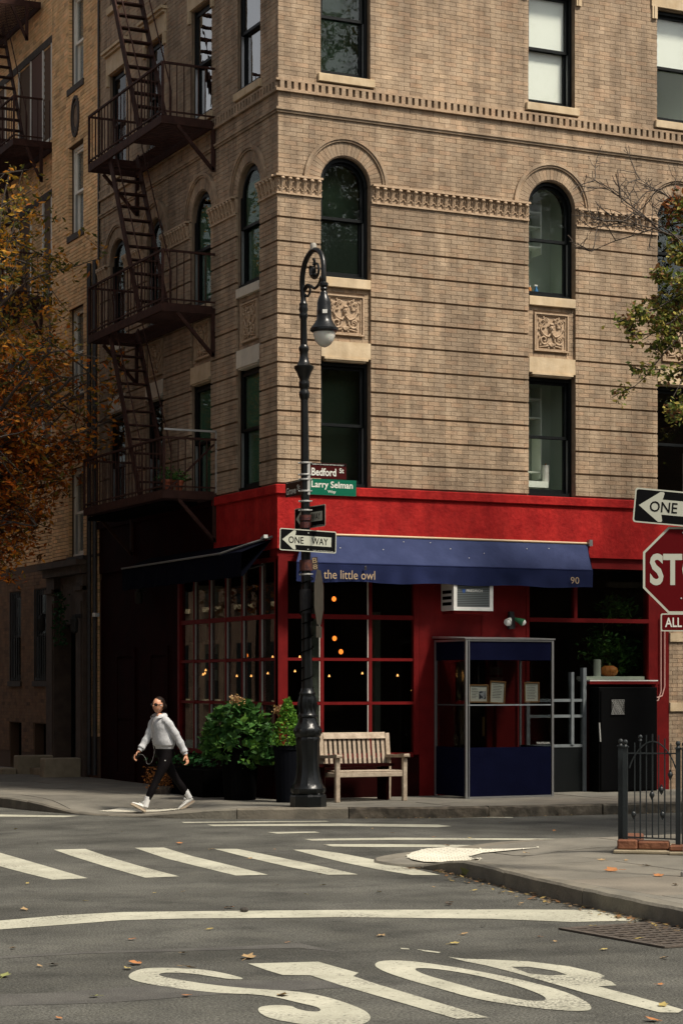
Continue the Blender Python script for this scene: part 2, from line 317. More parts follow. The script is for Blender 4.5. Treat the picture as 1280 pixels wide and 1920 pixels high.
def pavement(name, curve, closing, hf, size, x0, y0, label, reg, slab_n, kerb_w=.17, stone=lambda p: True, side=1):
    root = empty(name, kind='structure', label=label)
    cs = resample(curve, .22)
    inner = []
    for i, p in enumerate(cs):
        t = Vector(cs[min(i+1, len(cs)-1)])-Vector(cs[max(i-1, 0)]); t.normalize(); n = Vector((-t.y, t.x))*side; inner.append((p[0]+n.x*kerb_w, p[1]+n.y*kerb_w))
    poly = inner+closing
    # bed under the slabs
    m = MB(); sub = .5; cells = {}
    (xa, xb, ya, yb) = reg
    ix = int((xb-xa)/sub); iy = int((yb-ya)/sub)
    for i in range(ix):
        for j in range(iy):
            c = cellclip(poly, xa+i*sub, xa+(i+1)*sub, ya+j*sub, ya+(j+1)*sub)
            if c: m.add([(p[0], p[1], hf(*p)-.012) for p in c], [tuple(range(len(c)))])
    m.build('slab_bed', M_concj, root)
    nx = int((xb-xa)/size)+1; ny = int((yb-ya)/size)+1; slabs = []
    for i in range(nx):
        for j in range(ny):
            ax, ay = x0+i*size, y0+j*size
            bm = bmesh.new(); cnt = 0
            k = 4
            for a in range(k):
                for b in range(k):
                    g = .006
                    c = cellclip(poly, max(ax+g, ax+a*size/k), min(ax+size-g, ax+(a+1)*size/k), max(ay+g, ay+b*size/k), min(ay+size-g, ay+(b+1)*size/k))
                    if c:
                        try: bm.faces.new([bm.verts.new((p[0], p[1], hf(*p))) for p in c]); cnt += 1
                        except ValueError: pass
            if cnt:
                bmesh.ops.remove_doubles(bm, verts=bm.verts, dist=.0005); bmesh.ops.recalc_face_normals(bm, faces=bm.faces)
                be = [e for e in bm.edges if len(e.link_faces) == 1]
                r = bmesh.ops.extrude_edge_only(bm, edges=be)
                for v in r['geom']:
                    if isinstance(v, bmesh.types.BMVert): v.co.z -= .03
                dz = random.uniform(-.003, .003)
                for v in bm.verts: v.co.z += dz
                me = bpy.data.meshes.new('paving_slab'); bm.to_mesh(me); slabs.append(link('paving_slab', me, root, M_conc))
            bm.free()
    # kerb stones
    per = 8; i = 0
    while i < len(cs)-1:
        j = min(i+per+random.choice((-1, 0, 1)), len(cs)-1); mb = MB(); st = stone(cs[i]); n = j-i+1; vs = []
        for q in range(i, j+1):
            a, b = Vector(cs[q]), Vector(inner[q]); hz = hf(*cs[q])+random.uniform(-.004, .004)*(1 if not st else 2)
            if q == i: sh = (Vector(cs[min(q+1, len(cs)-1)])-a)*.03
            elif q == j: sh = (Vector(cs[q-1])-a)*.03
            else: sh = Vector((0, 0))
            a = a+sh; b = b+sh; o = (a-b).normalized()*(random.uniform(-.012, .012) if st else 0)
            h2 = hf(b.x, b.y); vs += [(a.x+o.x, a.y+o.y, -.05), (a.x+o.x*1.5, a.y+o.y*1.5, max(.003, hz-.02)), (a.x*.88+b.x*.12, a.y*.88+b.y*.12, hz+.001), (b.x, b.y, h2+.002), (b.x, b.y, -.05)]
        fs = [(q*5+k, q*5+k+1, (q+1)*5+k+1, (q+1)*5+k) for q in range(n-1) for k in range(4)]+[(0, 1, 2, 3, 4), tuple((n-1)*5+k for k in (4, 3, 2, 1, 0))]
        mb.add(vs, fs); mb.build('kerb_stone', M_kerbs if st else M_kerbc, root); i = j
    return root
k1 = catmull([(14, -3.15), (8, -3.15), (4.5, -3.15), (2.6, -3.0), (1.3, -2.8), (.2, -2.4), (-1.1, -1.9), (-2.12, -1.25), (-2.88, -.2), (-3.3, 1.1), (-3.5, 2.4), (-3.65, 4), (-3.7, 8), (-3.7, 14), (-3.7, 24)], 8)
pavement('sidewalk', k1, [(0, 24), (0, 0), (14, 0)], h_near, 1.5, -4.5, -4.5, 'concrete sidewalk wrapping the restaurant corner with rough kerb stones', (-4, 14, -3.5, 24), 0, stone=lambda p: p[0] > .1, side=-1)
k2 = catmull([(-3.9, -26), (-3.8, -19), (-3.42, -15.2), (-3.12, -12.6), (-2.82, -10.9), (-2.75, -9.95), (-2.9, -9.25), (-2.8, -8.75), (-2.3, -8.48), (-1.4, -8.48), (3, -8.6), (12, -8.6)], 8)
pavement('sidewalk', k2, [(12, -26)], h_isl, 1.5, -4.5, -26.3, 'grey concrete sidewalk corner at right edge in front of the iron gate', (-4.5, 12, -26.5, -8.0), 0, stone=lambda p: False, side=-1)

# road markings, each a sheet on the asphalt
def gpoly(name, pts, label, holes=(), z=.004, m=M_paint, zf=None):
    conv = lambda l: [G(x, y, z) for x, y in l]
    MB().poly(conv(pts), [conv(h) for h in holes], lambda x, y: (x, y, z)).build(name, m, kind='structure', label=label)
def chaikin(p, k=2):
    for _ in range(k):
        o = []
        for i in range(len(p)):
            a, b = p[i], p[(i+1) % len(p)]; o += [(a[0]*.75+b[0]*.25, a[1]*.75+b[1]*.25), (a[0]*.25+b[0]*.75, a[1]*.25+b[1]*.75)]
        p = o
    return p
z1 = lambda l: [(x/2, 1480+y/2) for x, y in l]
z2 = lambda l: [(640+x/2, 1480+y/2) for x, y in l]
gpoly('stop_line', z1([(-300, 530), (0, 492), (230, 472), (460, 460), (700, 457), (1280, 452)])+z2([(600, 450), (980, 452), (1130, 488), (1105, 492), (860, 497), (560, 485), (0, 479)])+z1([(1000, 482), (700, 484), (460, 490), (230, 508), (0, 525), (-300, 570)]), 'long pale painted stop line curving across the road')
for w, p in zip(('partly cut by the left edge', 'second from the left', 'in the middle of the row', 'fourth from the left'), ([(-120, 200), (0, 237), (100, 266), (330, 333), (200, 339), (90, 312), (0, 288), (-220, 225)], [(203, 226), (320, 223), (400, 250), (530, 289), (672, 326), (545, 331), (400, 290), (270, 250)],
          [(505, 219), (615, 218), (720, 250), (850, 281), (1005, 320), (885, 323), (740, 288), (620, 258)], [(803, 223), (890, 223), (1000, 245), (1150, 276), (1342, 319), (1230, 320), (1080, 290), (940, 258)])):
    gpoly('crosswalk_stripe', z1(p), 'white crosswalk stripe '+w)
gpoly('crosswalk_stripe', z1([(1098, 226), (1180, 226), (1280, 240)])+z2([(120, 263), (250, 293), (370, 321), (265, 321), (130, 299), (0, 272)])+z1([(1190, 250)]), 'white crosswalk stripe running up to the right kerb')
for w, p in (('nearest the lamp post', [(340, 1541), (610, 1539), (618, 1540.5), (345, 1543)]), ('beginning below the walking woman', [(388, 1546), (640, 1544), (820, 1546), (847, 1549), (820, 1551), (640, 1548.5), (400, 1549)]),
             ('short and faint', [(500, 1560), (590, 1559), (600, 1561), (520, 1563)]), ('reaching toward the iron gate', [(570, 1573), (740, 1570.5), (1055, 1572.5), (1050, 1575), (740, 1574.5), (585, 1576)]),
             ('touching the pale tactile pad', [(605, 1583), (720, 1582.5), (930, 1585), (925, 1588.5), (700, 1588), (622, 1587)]), ('along the left kerb', [(-60, 1527), (0, 1527), (150, 1529.5), (120, 1532), (0, 1531), (-60, 1531)]), ('by the far right kerb', [(720, 1530), (960, 1532), (962, 1533.5), (720, 1532)])):
    gpoly('road_line', p, 'thin worn white road line '+w)
gpoly('road_letter_s', chaikin(z1([(925, 712), (870, 695), (780, 677), (700, 671), (600, 668), (530, 672), (490, 688), (480, 704), (500, 716), (560, 730), (640, 742), (740, 756), (850, 765), (950, 768), (1010, 775), (1060, 785), (1120, 800), (1190, 815), (1205, 828), (1190, 834), (1150, 832), (1110, 822), (1095, 812), (1040, 808), (985, 812), (965, 822), (975, 840), (1010, 858), (1080, 872), (1160, 885), (1260, 890), (1340, 886), (1385, 870), (1390, 850), (1370, 830), (1320, 808), (1250, 785), (1180, 768), (1090, 755), (980, 750), (860, 740), (760, 728), (660, 712), (600, 700), (595, 690), (640, 686), (720, 690), (800, 702), (860, 712)])), 'painted letter S of the word STOP on the road')
gpoly('road_letter_t', [(465, 1806.5), (596, 1803), (640, 1815.5), (672, 1824), (662, 1830), (700, 1843), (915, 1907.5), (855, 1910), (640, 1847.5), (582, 1828.5), (530, 1828), (500, 1819)], 'painted letter T of the word STOP on the road')
gpoly('road_letter_o', chaikin(z2([(120, 655), (150, 641), (250, 642), (400, 662), (560, 690), (700, 720), (830, 755), (920, 795), (940, 820), (920, 832), (800, 828), (640, 808), (500, 785), (360, 745), (220, 705), (140, 675)])), 'painted letter O of the word STOP on the road', [chaikin(z2([(262, 670), (340, 670), (500, 695), (640, 730), (740, 765), (770, 785), (750, 795), (680, 790), (560, 765), (420, 725), (310, 695)]))])
gpoly('road_letter_p', z2([(400, 628), (460, 635), (560, 638), (700, 645), (850, 663), (960, 688), (985, 700), (970, 708), (1010, 720), (1030, 735), (960, 738), (1100, 775), (1280, 826), (1262, 837), (1190, 836), (1050, 800), (900, 760), (780, 725), (640, 685), (540, 660), (450, 642)]), 'painted letter P of the word STOP on the road', [z2([(635, 665), (700, 665), (800, 680), (845, 695), (780, 698), (700, 690)])])
# dashes and a dark patch seam near the letters
gpoly('road_line', [(750, 1777), (765, 1778), (768, 1780), (752, 1779.5)], 'tiny worn white dash on the road above the letter O')
gpoly('road_line', [(780, 1779.5), (800, 1781.5), (826, 1785), (822, 1787), (795, 1783.5)], 'worn row of white paint flecks above the letter P')
M_tar = mat('dark_asphalt_patch', (.055, .053, .048), .9, (.085, .082, .073), 3, 8, bump=.7, bscale=70, gscale=90, gamt=.35, coord='World')
gpoly('asphalt_patch', [(-60, 1865), (90, 1862), (250, 1850), (420, 1838), (700, 1838), (640, 1852), (420, 1864), (200, 1880), (-60, 1888)], 'dark strip of patched asphalt running past the letter S', z=.002, m=M_tar)
gpoly('asphalt_patch', [(0, 1793), (160, 1784), (420, 1776), (560, 1768), (640, 1786), (560, 1777), (420, 1781), (160, 1788), (0, 1797)], 'thin dark tar seam above the letter S', z=.002, m=M_tar)

def tactile(pts, hf, label):
    def gh(px, py):
        z = .04
        for _ in range(40):
            x, y = G(px, py, z); z = z*.8+.2*hf(x, y)
        return x, y
    base = [gh(*p) for p in pts]; xs = [p[0] for p in base]; ys = [p[1] for p in base]
    root = empty('tactile_paving', (sum(xs)/len(xs), sum(ys)/len(ys), 0), label=label, kind='structure'); ox, oy = root.location.x, root.location.y
    m = MB(); st = .2; dom = MB()
    xa, ya = min(xs), min(ys)
    for i in range(int((max(xs)-xa)/st)+1):
        for j in range(int((max(ys)-ya)/st)+1):
            c = cellclip(base, xa+i*st, xa+(i+1)*st, ya+j*st, ya+(j+1)*st)
            if c: m.add([(p[0]-ox, p[1]-oy, hf(*p)+.014) for p in c], [tuple(range(len(c)))])
    s = .07
    for i in range(int((max(xs)-xa)/s)+1):
        for j in range(int((max(ys)-ya)/s)+1):
            x, y = xa+(i+.5)*s, ya+(j+.5)*s
            if len(cellclip(base, x-.02, x+.02, y-.02, y+.02)) == 4: dom.lathe([(.016, 0), (.013, .007), (.004, .010)], 6, (x-ox, y-oy, hf(x, y)+.013))
    m.build('pad', M_pad, root); tag(dom.build('dome', M_pad, root), kind='stuff')
tactile([(184, 1522.5), (224, 1516.5), (352, 1516.5), (300, 1523)][::-1], h_near, 'pale bumpy tactile pad under the walking woman')
tactile([(762, 1607), (772, 1600), (800, 1593), (840, 1590.5), (1012, 1591), (960, 1596), (905, 1601), (878, 1608), (885, 1614), (905, 1617), (850, 1619), (795, 1618), (770, 1613)][::-1], h_isl, 'white crescent of bumpy tactile paving on the right corner')

# ================================================================= THE CORNER BUILDING
bld = empty('corner_building', (0, 0, 0), label='tan brick corner apartment building with arched windows above a red restaurant front', cat='building')
BR = []                                 # all bricks: (face, u0, u1, dfront, z0, z1)
def bricks(face, u0, u1, z0, z1, d, excl, course=None, L=.2, joint=.0055, store=BR, depth=.02, off=0):
    n = course or max(1, round((z1-z0)/.067)); h = (z1-z0)/n
    for k in range(n):
        za, zb = z0+k*h+joint*.5, z0+(k+1)*h-joint*.5; zm = (za+zb)/2
        iv = [(u0, u1)]
        for e in excl:
            r = e(zm)
            if not r: continue
            nv = []
            for a, b in iv:
                if r[1] <= a or r[0] >= b: nv.append((a, b)); continue
                if r[0] > a: nv.append((a, r[0]))
                if r[1] < b: nv.append((r[1], b))
            iv = nv
        o = (L/2 if (k+off) % 2 else 0)
        for a, b in iv:
            i = math.floor((a-o)/L); x = i*L+o
            while x < b:
                p, q = max(a, x+joint*.5), min(b, x+L-joint*.5)
                if q-p > .03: store.append((face, p, q, d+random.uniform(-.0025, .0015), za, zb, depth))
                elif q > p and q-p > .008: store.append((face, p, q, d-.002, za, zb, depth))
                x += L
R_ = lambda u0, u1, z0, z1: (lambda z: (u0, u1) if z0 < z < z1 else None)
A_ = lambda c, zs, r: (lambda z: (c-math.sqrt(r*r-(z-zs)**2), c+math.sqrt(r*r-(z-zs)**2)) if zs-.02 <= z < zs+r*.9999 and r*r > (z-zs)**2 else None)
Z = dict(cor=4.82, fri=9.128, frit=9.39, strg=10.33, den=10.64, top=14.9)
FW, LW = 7.6, 7.97
winF = [(.694, 1.522), (4.289, 5.143), (6.702, 7.545)]
winL = [(.661, 1.55), (2.60, 3.47), (4.73, 5.56), (6.60, 7.45)]
def facade(face, W, wins, ustart):
    fm = FACES[face]; AR = .70
    bays = [R_(a-.004, b+.004, 0, 99) for a, b in wins]
    BH = (Z['fri']-Z['cor'])/12
    for i in range(12):
        z0 = Z['cor']+i*BH
        bricks(face, (-.018 if face == 'F' else .004), W, z0+.026, z0+BH-.0, .018, bays, 5, depth=.04)
    for a, b in wins:
        bricks(face, a+.006, b-.006, 7.0, 7.81, -.03, [R_((a+b)/2-.33, (a+b)/2+.33, 7.1, 7.71)], depth=.012)
    ar = [A_((a+b)/2, 9.37, AR) for a, b in wins]
    ww = [R_(a, b, 9, 9.372) for a, b in wins]
    bricks(face, ustart, W, Z['frit'], Z['strg'], 0, ar)
    bricks(face, ustart, W, 10.405, Z['den']-.002, 0, [])
    up = [R_(a, b, 10.9, 12.80) for a, b in wins]+[R_(a-.13, b+.13, 12.79, 13.3) for a, b in wins]+[R_(a-.06, b+.06, 10.83, 11.0) for a, b in wins]+[R_(a, b, 13.95, 16) for a, b in wins]
    bricks(face, ustart, W, 10.835, Z['top'], 0, up)
    # mortar wall with openings
    m = MB(); D0, D1 = -.32, -.014
    us = sorted({0.004 if face == 'F' else .33, W}|{x for w in wins for x in w})
    us = [.004 if face == 'F' else .33]+[x for w in wins for x in w]+[W]
    for k in range(len(us)-1):
        a, b = us[k], us[k+1]
        if k % 2 == 0:
            if b > a: m.box(a, b, D0, D1, Z['cor']-.05, Z['top'], fm=fm)
        else:
            m.box(a, b, D0, -.04, 6.98, 7.81, fm=fm)
            c, r = (a+b)/2, (b-a)/2; n = 14; pts = [(c-r*math.cos(PI*i/n), 9.37+r*math.sin(PI*i/n)) for i in range(n+1)]
            for i in range(n):
                p, q = pts[i], pts[i+1]; m.prism([p, q, (q[0], 9.83), (p[0], 9.83)], D0, D1, fm)
            m.box(a, b, D0, D1, 9.83, 10.99, fm=fm); m.box(a, b, D0, D1, 12.8, 14.0, fm=fm)
    if face == 'L': m.box(.0, .33, -.30, D1, Z['cor']-.05, Z['top'], fm=lambda u, d, z: (-d, u+.015, z))
    m.build('wall', M_mortar, bld)
    # reveals of dark paint are part of frames; string course, dentil course
    s = MB(); sa = -.045 if face == 'F' else .002
    s.box(sa, W, -.01, .045, 10.368, 10.402, fm=fm); s.box(sa+(.02 if face == 'F' else 0), W, -.01, .025, 10.332, 10.366, fm=fm)
    s.box(sa, W, -.01, .045, 10.642, 10.684, fm=fm); s.box(sa, W, -.01, .03, 10.80, 10.832, fm=fm)
    s.build('string_course', M_brick, bld)
    global dmesh
    n = int(W/.112)
    for i in range(n):
        u = .02+i*.112
        if u+.06 > W: break
        o = link('dentil', dmesh, bld); o.location = fm(u+.035, .012, 10.742); o.scale = (.066, .036, .112) if face == 'F' else (.036, .066, .112)
    # hood mouldings and voussoirs
    for a, b in wins:
        c, r = (a+b)/2, (b-a)/2
        n = 25
        for i in range(n):
            t0, t1 = PI*(i+.04)/n, PI*(i+.96)/n
            P = [(c-rr*math.cos(t), 9.385+rr*math.sin(t)) for rr, t in ((r+.004, t0), (r+.004, t1), (.615, t1), (.615, t0))]
            dd = random.uniform(.001, .004)
            MB().prism(P, -.02, dd, fm).build('voussoir', M_brick, bld)
        for r0, r1, dd in ((.62, .648, .028), (.652, .70, .045)):
            mm = MB(); n2 = 22
            for i in range(n2):
                t0, t1 = PI*i/n2, PI*(i+1)/n2
                mm.prism([(c-rr*math.cos(t), 9.385+rr*math.sin(t)) for rr, t in ((r0, t0), (r0, t1), (r1, t1), (r1, t0))], -.02, dd, fm)
            mm.build('arch_moulding', M_brick, bld)
    # acanthus frieze pieces between the bays
    segs = [(-.02 if face == 'F' else .02, wins[0][0]-.0)]+[(wins[i][1]+.01, wins[i+1][0]-.01) for i in range(len(wins)-1)]+[(wins[-1][1]+.01, W)]
    for a, b in segs:
        if b-a < .1: continue
        fb = MB(); fb.box(a, b, -.015, .03, 9.13, 9.388, fm=fm); fb.box(a-(.05 if (face == 'F' and a < 0) else 0), b+.0, -.015, .095, 9.372, 9.402, fm=fm); fb.box(a-(.02 if (face == 'F' and a < 0) else 0), b, -.015, .045, 9.118, 9.145, fm=fm)
        fb.build('frieze_block', M_terra, bld)
        n = max(1, round((b-a)/.128)); st = (b-a)/n
        for i in range(n):
            o = link('acanthus_leaf', leafF if face == 'F' else leafL, bld); o.location = fm(a+(i+.5)*st, .03, 9.145)
unit = MB().box(-.5, .5, -.5, .5, -.5, .5)
dmesh = unit.mesh('dentil', M_brick)
def leafmesh(face):
    m = MB(); rt = (lambda p: (p[0], p[1], p[2])) if face == 'F' else (lambda p: (p[1], p[0], p[2]))
    m.tube([(0, .0, 0), (0, -.02, .06), (0, -.028, .13), (0, -.05, .19), (0, -.065, .205)], [.02, .016, .02, .026, .02], 6)
    m.ball((0, -.058, .195), .033, 8, 5, (1, .9, .8))
    for s in (-1, 1):
        m.tube([(s*.012, -.005, 0), (s*.032, -.014, .05), (s*.048, -.012, .1), (s*.04, -.022, .14)], [.008, .009, .008, .004], 5)
        m.tube([(s*.02, -.01, .08), (s*.038, -.024, .13), (s*.05, -.026, .17)], [.006, .010, .007], 5)
        m.ball((s*.026, -.018, .045), .013, 6, 4)
        m.ball((s*.058, -.018, .075), .011, 6, 4)
    m.v = [rt(p) for p in m.v]; return m.mesh('acanthus_leaf', M_terra, True)
leafF, leafL = leafmesh('F'), leafmesh('L')
facade('F', FW, winF, .0)
facade('L', LW, winL, .022)
# carved panels
def panel_mesh():
    m = MB(); W_, H_ = .31, .30
    for a in ((-W_, W_, H_-.022, H_), (-W_, W_, -H_, -H_+.022), (-W_, -W_+.022, -H_+.023, H_-.023), (W_-.022, W_, -H_+.023, H_-.023)): m.box(a[0], a[1], -.05, .0, a[2], a[3])
    for a in ((-.27, .27, .258, .272), (-.27, .27, -.272, -.258), (-.27, -.256, -.257, .257), (.256, .27, -.257, .257)): m.box(a[0], a[1], -.032, .0, a[2], a[3])
    m.box(-W_+.02, W_-.02, -.012, .0, -H_+.02, H_-.02)
    m.ball((0, -.03, .06), .055, 10, 7, (.75, .7, 1.15)); m.ball((0, -.07, .05), .014, 6, 4, (.7, 1, 1.4)); m.ball((0, -.045, .125), .035, 8, 5, (1.2, .8, .7)); m.ball((0, -.045, .0), .03, 8, 5, (.8, .8, 1.2))
    for s in (-1, 1):
        m.ball((s*.018, -.065, .075), .008, 6, 4)
        def sp(cx, cz, r0, turns, a0, dr, rad, n=18): m.tube([(s*(cx+(r0-dr*i/n)*math.cos(a0+turns*2*PI*i/n)), -.03-.015*i/n, cz+(r0-dr*i/n)*math.sin(a0+turns*2*PI*i/n)) for i in range(n+1)], [rad*(1-.45*i/n) for i in range(n+1)], 6)
        sp(.14, -.12, .085, 1.4, PI*.9, .07, .017); sp(.17, .14, .07, -1.2, -PI*.6, .055, .013); sp(.10, .19, .04, 1.1, 0, .03, .010)
        m.tube([(s*.02, -.03, -.02), (s*.06, -.04, -.07), (s*.1, -.04, -.06), (s*.15, -.035, -.03), (s*.19, -.03, .03), (s*.2, -.03, .08)], [.014, .018, .016, .015, .013, .009], 6)
        m.tube([(s*.02, -.03, -.19), (s*.07, -.035, -.215), (s*.14, -.03, -.225), (s*.22, -.03, -.235)], [.016, .014, .012, .006], 6)
        for (x, z, r) in ((.12, .09, .02), (.225, .05, .018), (.23, .2, .02), (.14, .235, .016), (.06, .2, .018), (.225, -.06, .018), (.05, -.24, .018), (.2, -.2, .016), (.05, .1, .014)):
            m.ball((s*x, -.028, z), r, 7, 4, (1, .8, 1.3))
        for a in range(5): m.tube([(0, -.035, -.17), (s*.015*a*1.1, -.05, -.235+.012*a)], [.012, .008], 5)
    return m
pm = panel_mesh(); pmF = pm.mesh('carved_panel', M_terra, True)
pm.v = [(y, x, z) for x, y, z in pm.v]; pmL = pm.mesh('carved_panel', M_terra, True)
for (face, wins, me) in (('F', winF, pmF), ('L', winL, pmL)):
    for a, b in wins:
        o = link('carved_panel', me, bld); o.location = FACES[face]((a+b)/2, -.045, 7.405); o['label'] = 'square carved relief panel with a head and scrolls below an arched window'
        if face == 'L': o.scale = (1, 1, 1)
# sills and lintels
def stones(face, wins, mt, corner):
    fm = FACES[face]
    for i, (a, b) in enumerate(wins):
        MB().box(a+.003, b-.003, -.30, .03, 7.813, 7.955, fm=fm).build('window_sill', mt(i, 2), bld, bevel=.006)
        l = MB().prism([(a+.003, 6.76), (b-.003, 6.76), (b-.003, 7.0), (a+.003, 7.0)], -.3, .022, fm)
        l.box(a+.05, b-.05, -.3, .04, 6.725, 6.757, fm=fm); l.box(a+.08, b-.08, -.3, .02, 6.70, 6.723, fm=fm); l.build('lintel', mt(i, 1), bld)
        MB().box(a-.05, b+.06, -.30, .05, 10.865, 10.985, fm=fm).build('window_sill', mt(i, 3), bld, bevel=.006)
        t = MB().box(a-.12, b+.12, -.30, .03, 12.82, 13.14, fm=fm).box(a-.13, b+.13, -.30, .08, 13.143, 13.19, fm=fm).box(a-.16, b+.16, -.30, .12, 13.193, 13.24, fm=fm)
        for x in (a-.11, b+.012):
            for k in range(3): t.box(x+k*.034, x+k*.034+.028, -.01, .035+.01*(k == 1), 12.62, 12.818, fm=fm)
        t.build('lintel', mt(i, 4), bld)
        MB().box(a-.05, b+.06, -.30, .05, 13.90, 14.02, fm=fm).build('window_sill', mt(i, 3), bld)
stones('F', winF, lambda i, k: M_lime, 0)
stones('L', winL, lambda i, k: M_lime if k > 2 or (i == 1) else M_white_stone, 0)

WP = bld
M_greenrefl = mat('green_reflection_tint', (.035, .085, .05), .9, (.05, .11, .065), 2)  # green reflection of the side panes, put in as colour
# windows
def ring(m, o, i, d0, d1, fm):      # rectangular ring from outer to inner rect
    (a, b, c, e), (p, q, r, s) = o, i
    m.box(a, b, d0, d1, s, e, fm=fm); m.box(a, b, d0, d1, c, r, fm=fm); m.box(a, p, d0, d1, r, s, fm=fm); m.box(q, b, d0, d1, r, s, fm=fm)
def window(face, a, b, z0, z1, arch=False, room='dark', gl=None, up_shade=None, lo_shade=None, frame=M_frame, deep=1.3, label=None, split=.5, inset=0):
    fm = FACES[face]; gl = gl or G_win; DR = -.17 if face == 'F' else -.085-inset
    fo = 0 if face == 'F' else .075-inset
    zs = z1-(b-a)/2 if arch else z1
    m = MB()
    # brickmould lining the opening then the frame proper
    m.box(a+.002, a+.05, -.31, -.10+fo, z0, zs, fm=fm); m.box(b-.05, b-.002, -.31, -.10+fo*.6, z0, zs, fm=fm); m.box(a+.052, b-.052, -.31, -.08+fo, z0, z0+.05, fm=fm)
    if arch:
        c, r = (a+b)/2, (b-a)/2-.002; n = 14
        for i in range(n):
            t0, t1 = PI*i/n, PI*(i+1)/n
            m.prism([(c-rr*math.cos(t), zs+rr*math.sin(t)) for rr, t in ((r-.055, t0), (r-.055, t1), (r, t1), (r, t0))], -.31, -.09, fm)
    else: m.box(a+.052, b-.052, -.31, -.09, z1-.055, z1-.002, fm=fm)
    w = m.build('window', frame, WP)
    if label: w['label'] = label
    zm = z0+(z1-z0)*split; ia, ib = a+.052, b-.052
    def sash(sa, sb, dd, top):
        s = MB(); t = .045
        if top and arch:
            s.box(ia, ib, dd-.02, dd+.02, sa, sa+t, fm=fm); s.box(ia, ia+t, dd-.02, dd+.02, sa+t, zs, fm=fm); s.box(ib-t, ib, dd-.02, dd+.02, sa+t, zs, fm=fm)
            c, r = (a+b)/2, (ib-ia)/2; n = 12
            for i in range(n):
                t0, t1 = PI*i/n, PI*(i+1)/n
                s.prism([(c-rr*math.cos(q), zs+rr*math.sin(q)) for rr, q in ((r-t, t0), (r-t, t1), (r, t1), (r, t0))], dd-.02, dd+.02, fm)
            s.build('sash', frame, w)
            n = 16; arc = [(c-(r-.02)*math.cos(PI*i/n), zs+(r-.02)*math.sin(PI*i/n)) for i in range(n+1)]
            MB().prism([(ia+.02, sa+.02)]+arc+[(ib-.02, sa+.02)], dd-.004, dd+.002, fm).build('pane', gl, w)
        else:
            ring(s, (ia, ib, sa, sb), (ia+t, ib-t, sa+t*(1 if top else 1.5), sb-t), dd-.02, dd+.02, fm); s.build('sash', frame, w)
            MB().box(ia+.02, ib-.02, dd-.004, dd+.002, sa+.02, sb-.02, fm=fm).build('pane', gl, w)
    sash(zm-.02, (z1-.055 if not arch else z1), DR, True); sash(z0+.05, zm+.025, DR-.045, False)
    MB().box(ib-.007, ib-.001, DR-.005, DR+.035, z0+.06, zm-.03, fm=fm).build('sash_track', M_alu, w)
    if up_shade: MB().box(ia-.02, ib+.02, DR-.045, DR-.04, zm, z1-.03 if not arch else zs+.2, fm=fm).build('blind_or_reflection', up_shade, w)
    if lo_shade: MB().box(ia-.02, ib+.02, DR-.085, DR-.08, z0+.05, zm, fm=fm).build('blind_or_reflection', lo_shade, w)
    if room:
        rm = MB(); A, B, z3, z4 = a-.10, b+.12, z0-.25, z1+.15; D = -.32-deep
        rm.add([fm(*p) for p in ((A, -.325, z3), (B, -.325, z3), (B, D, z3), (A, D, z3), (A, -.325, z4), (B, -.325, z4), (B, D, z4), (A, D, z4))],
               [(0, 1, 2, 3), (4, 7, 6, 5), (1, 5, 6, 2), (3, 2, 6, 7), (0, 3, 7, 4)]); rm.build('room_wall', M_room[room], w)
    return w
H1, H2, H3, H4 = (4.83, 6.698), (7.957, 9.785), (10.987, 12.80), (14.02, 14.9)
def arch_top(a, b): return 9.37+(b-a)/2
a, b = winF[0]
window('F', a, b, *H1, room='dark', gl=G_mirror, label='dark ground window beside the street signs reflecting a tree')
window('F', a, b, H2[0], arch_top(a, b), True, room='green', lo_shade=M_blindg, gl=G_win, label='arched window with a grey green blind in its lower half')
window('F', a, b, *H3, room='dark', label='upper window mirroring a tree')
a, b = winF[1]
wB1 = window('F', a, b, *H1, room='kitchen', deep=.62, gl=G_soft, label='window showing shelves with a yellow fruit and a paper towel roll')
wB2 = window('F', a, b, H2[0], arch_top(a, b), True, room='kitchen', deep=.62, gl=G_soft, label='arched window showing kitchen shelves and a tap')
window('F', a, b, *H3, room='pale', up_shade=M_whiteback, lo_shade=M_whiteback, gl=G_soft, label='upper window filled by white sheets behind the panes')
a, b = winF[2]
window('F', a, b, *H1, room='black'); window('F', a, b, H2[0], arch_top(a, b), True, room='black'); window('F', a, b, *H3, room='pale', up_shade=M_whiteback, gl=G_soft, label='upper right window with a white sheet over a pale green room')
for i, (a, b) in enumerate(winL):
    window('L', a, b, *H1, room='green' if i < 2 else 'black', up_shade=M_greenrefl if i < 2 else None, lo_shade=M_greenrefl if i < 2 else None, gl=G_low); window('L', a, b, H2[0], arch_top(a, b), True, room='green' if i < 2 else 'dark', up_shade=M_greenrefl if i < 2 else None, lo_shade=M_greenrefl if i < 2 else None, gl=G_low)
    window('L', a, b, *H3, room='green', up_shade=M_whiteback if i < 2 else None, lo_shade=M_greenrefl if i < 2 else None, gl=G_sky if i < 2 else G_win); window('L', a, b, *H4, room='dark')  # white and green sheets imitate reflections in the side street panes
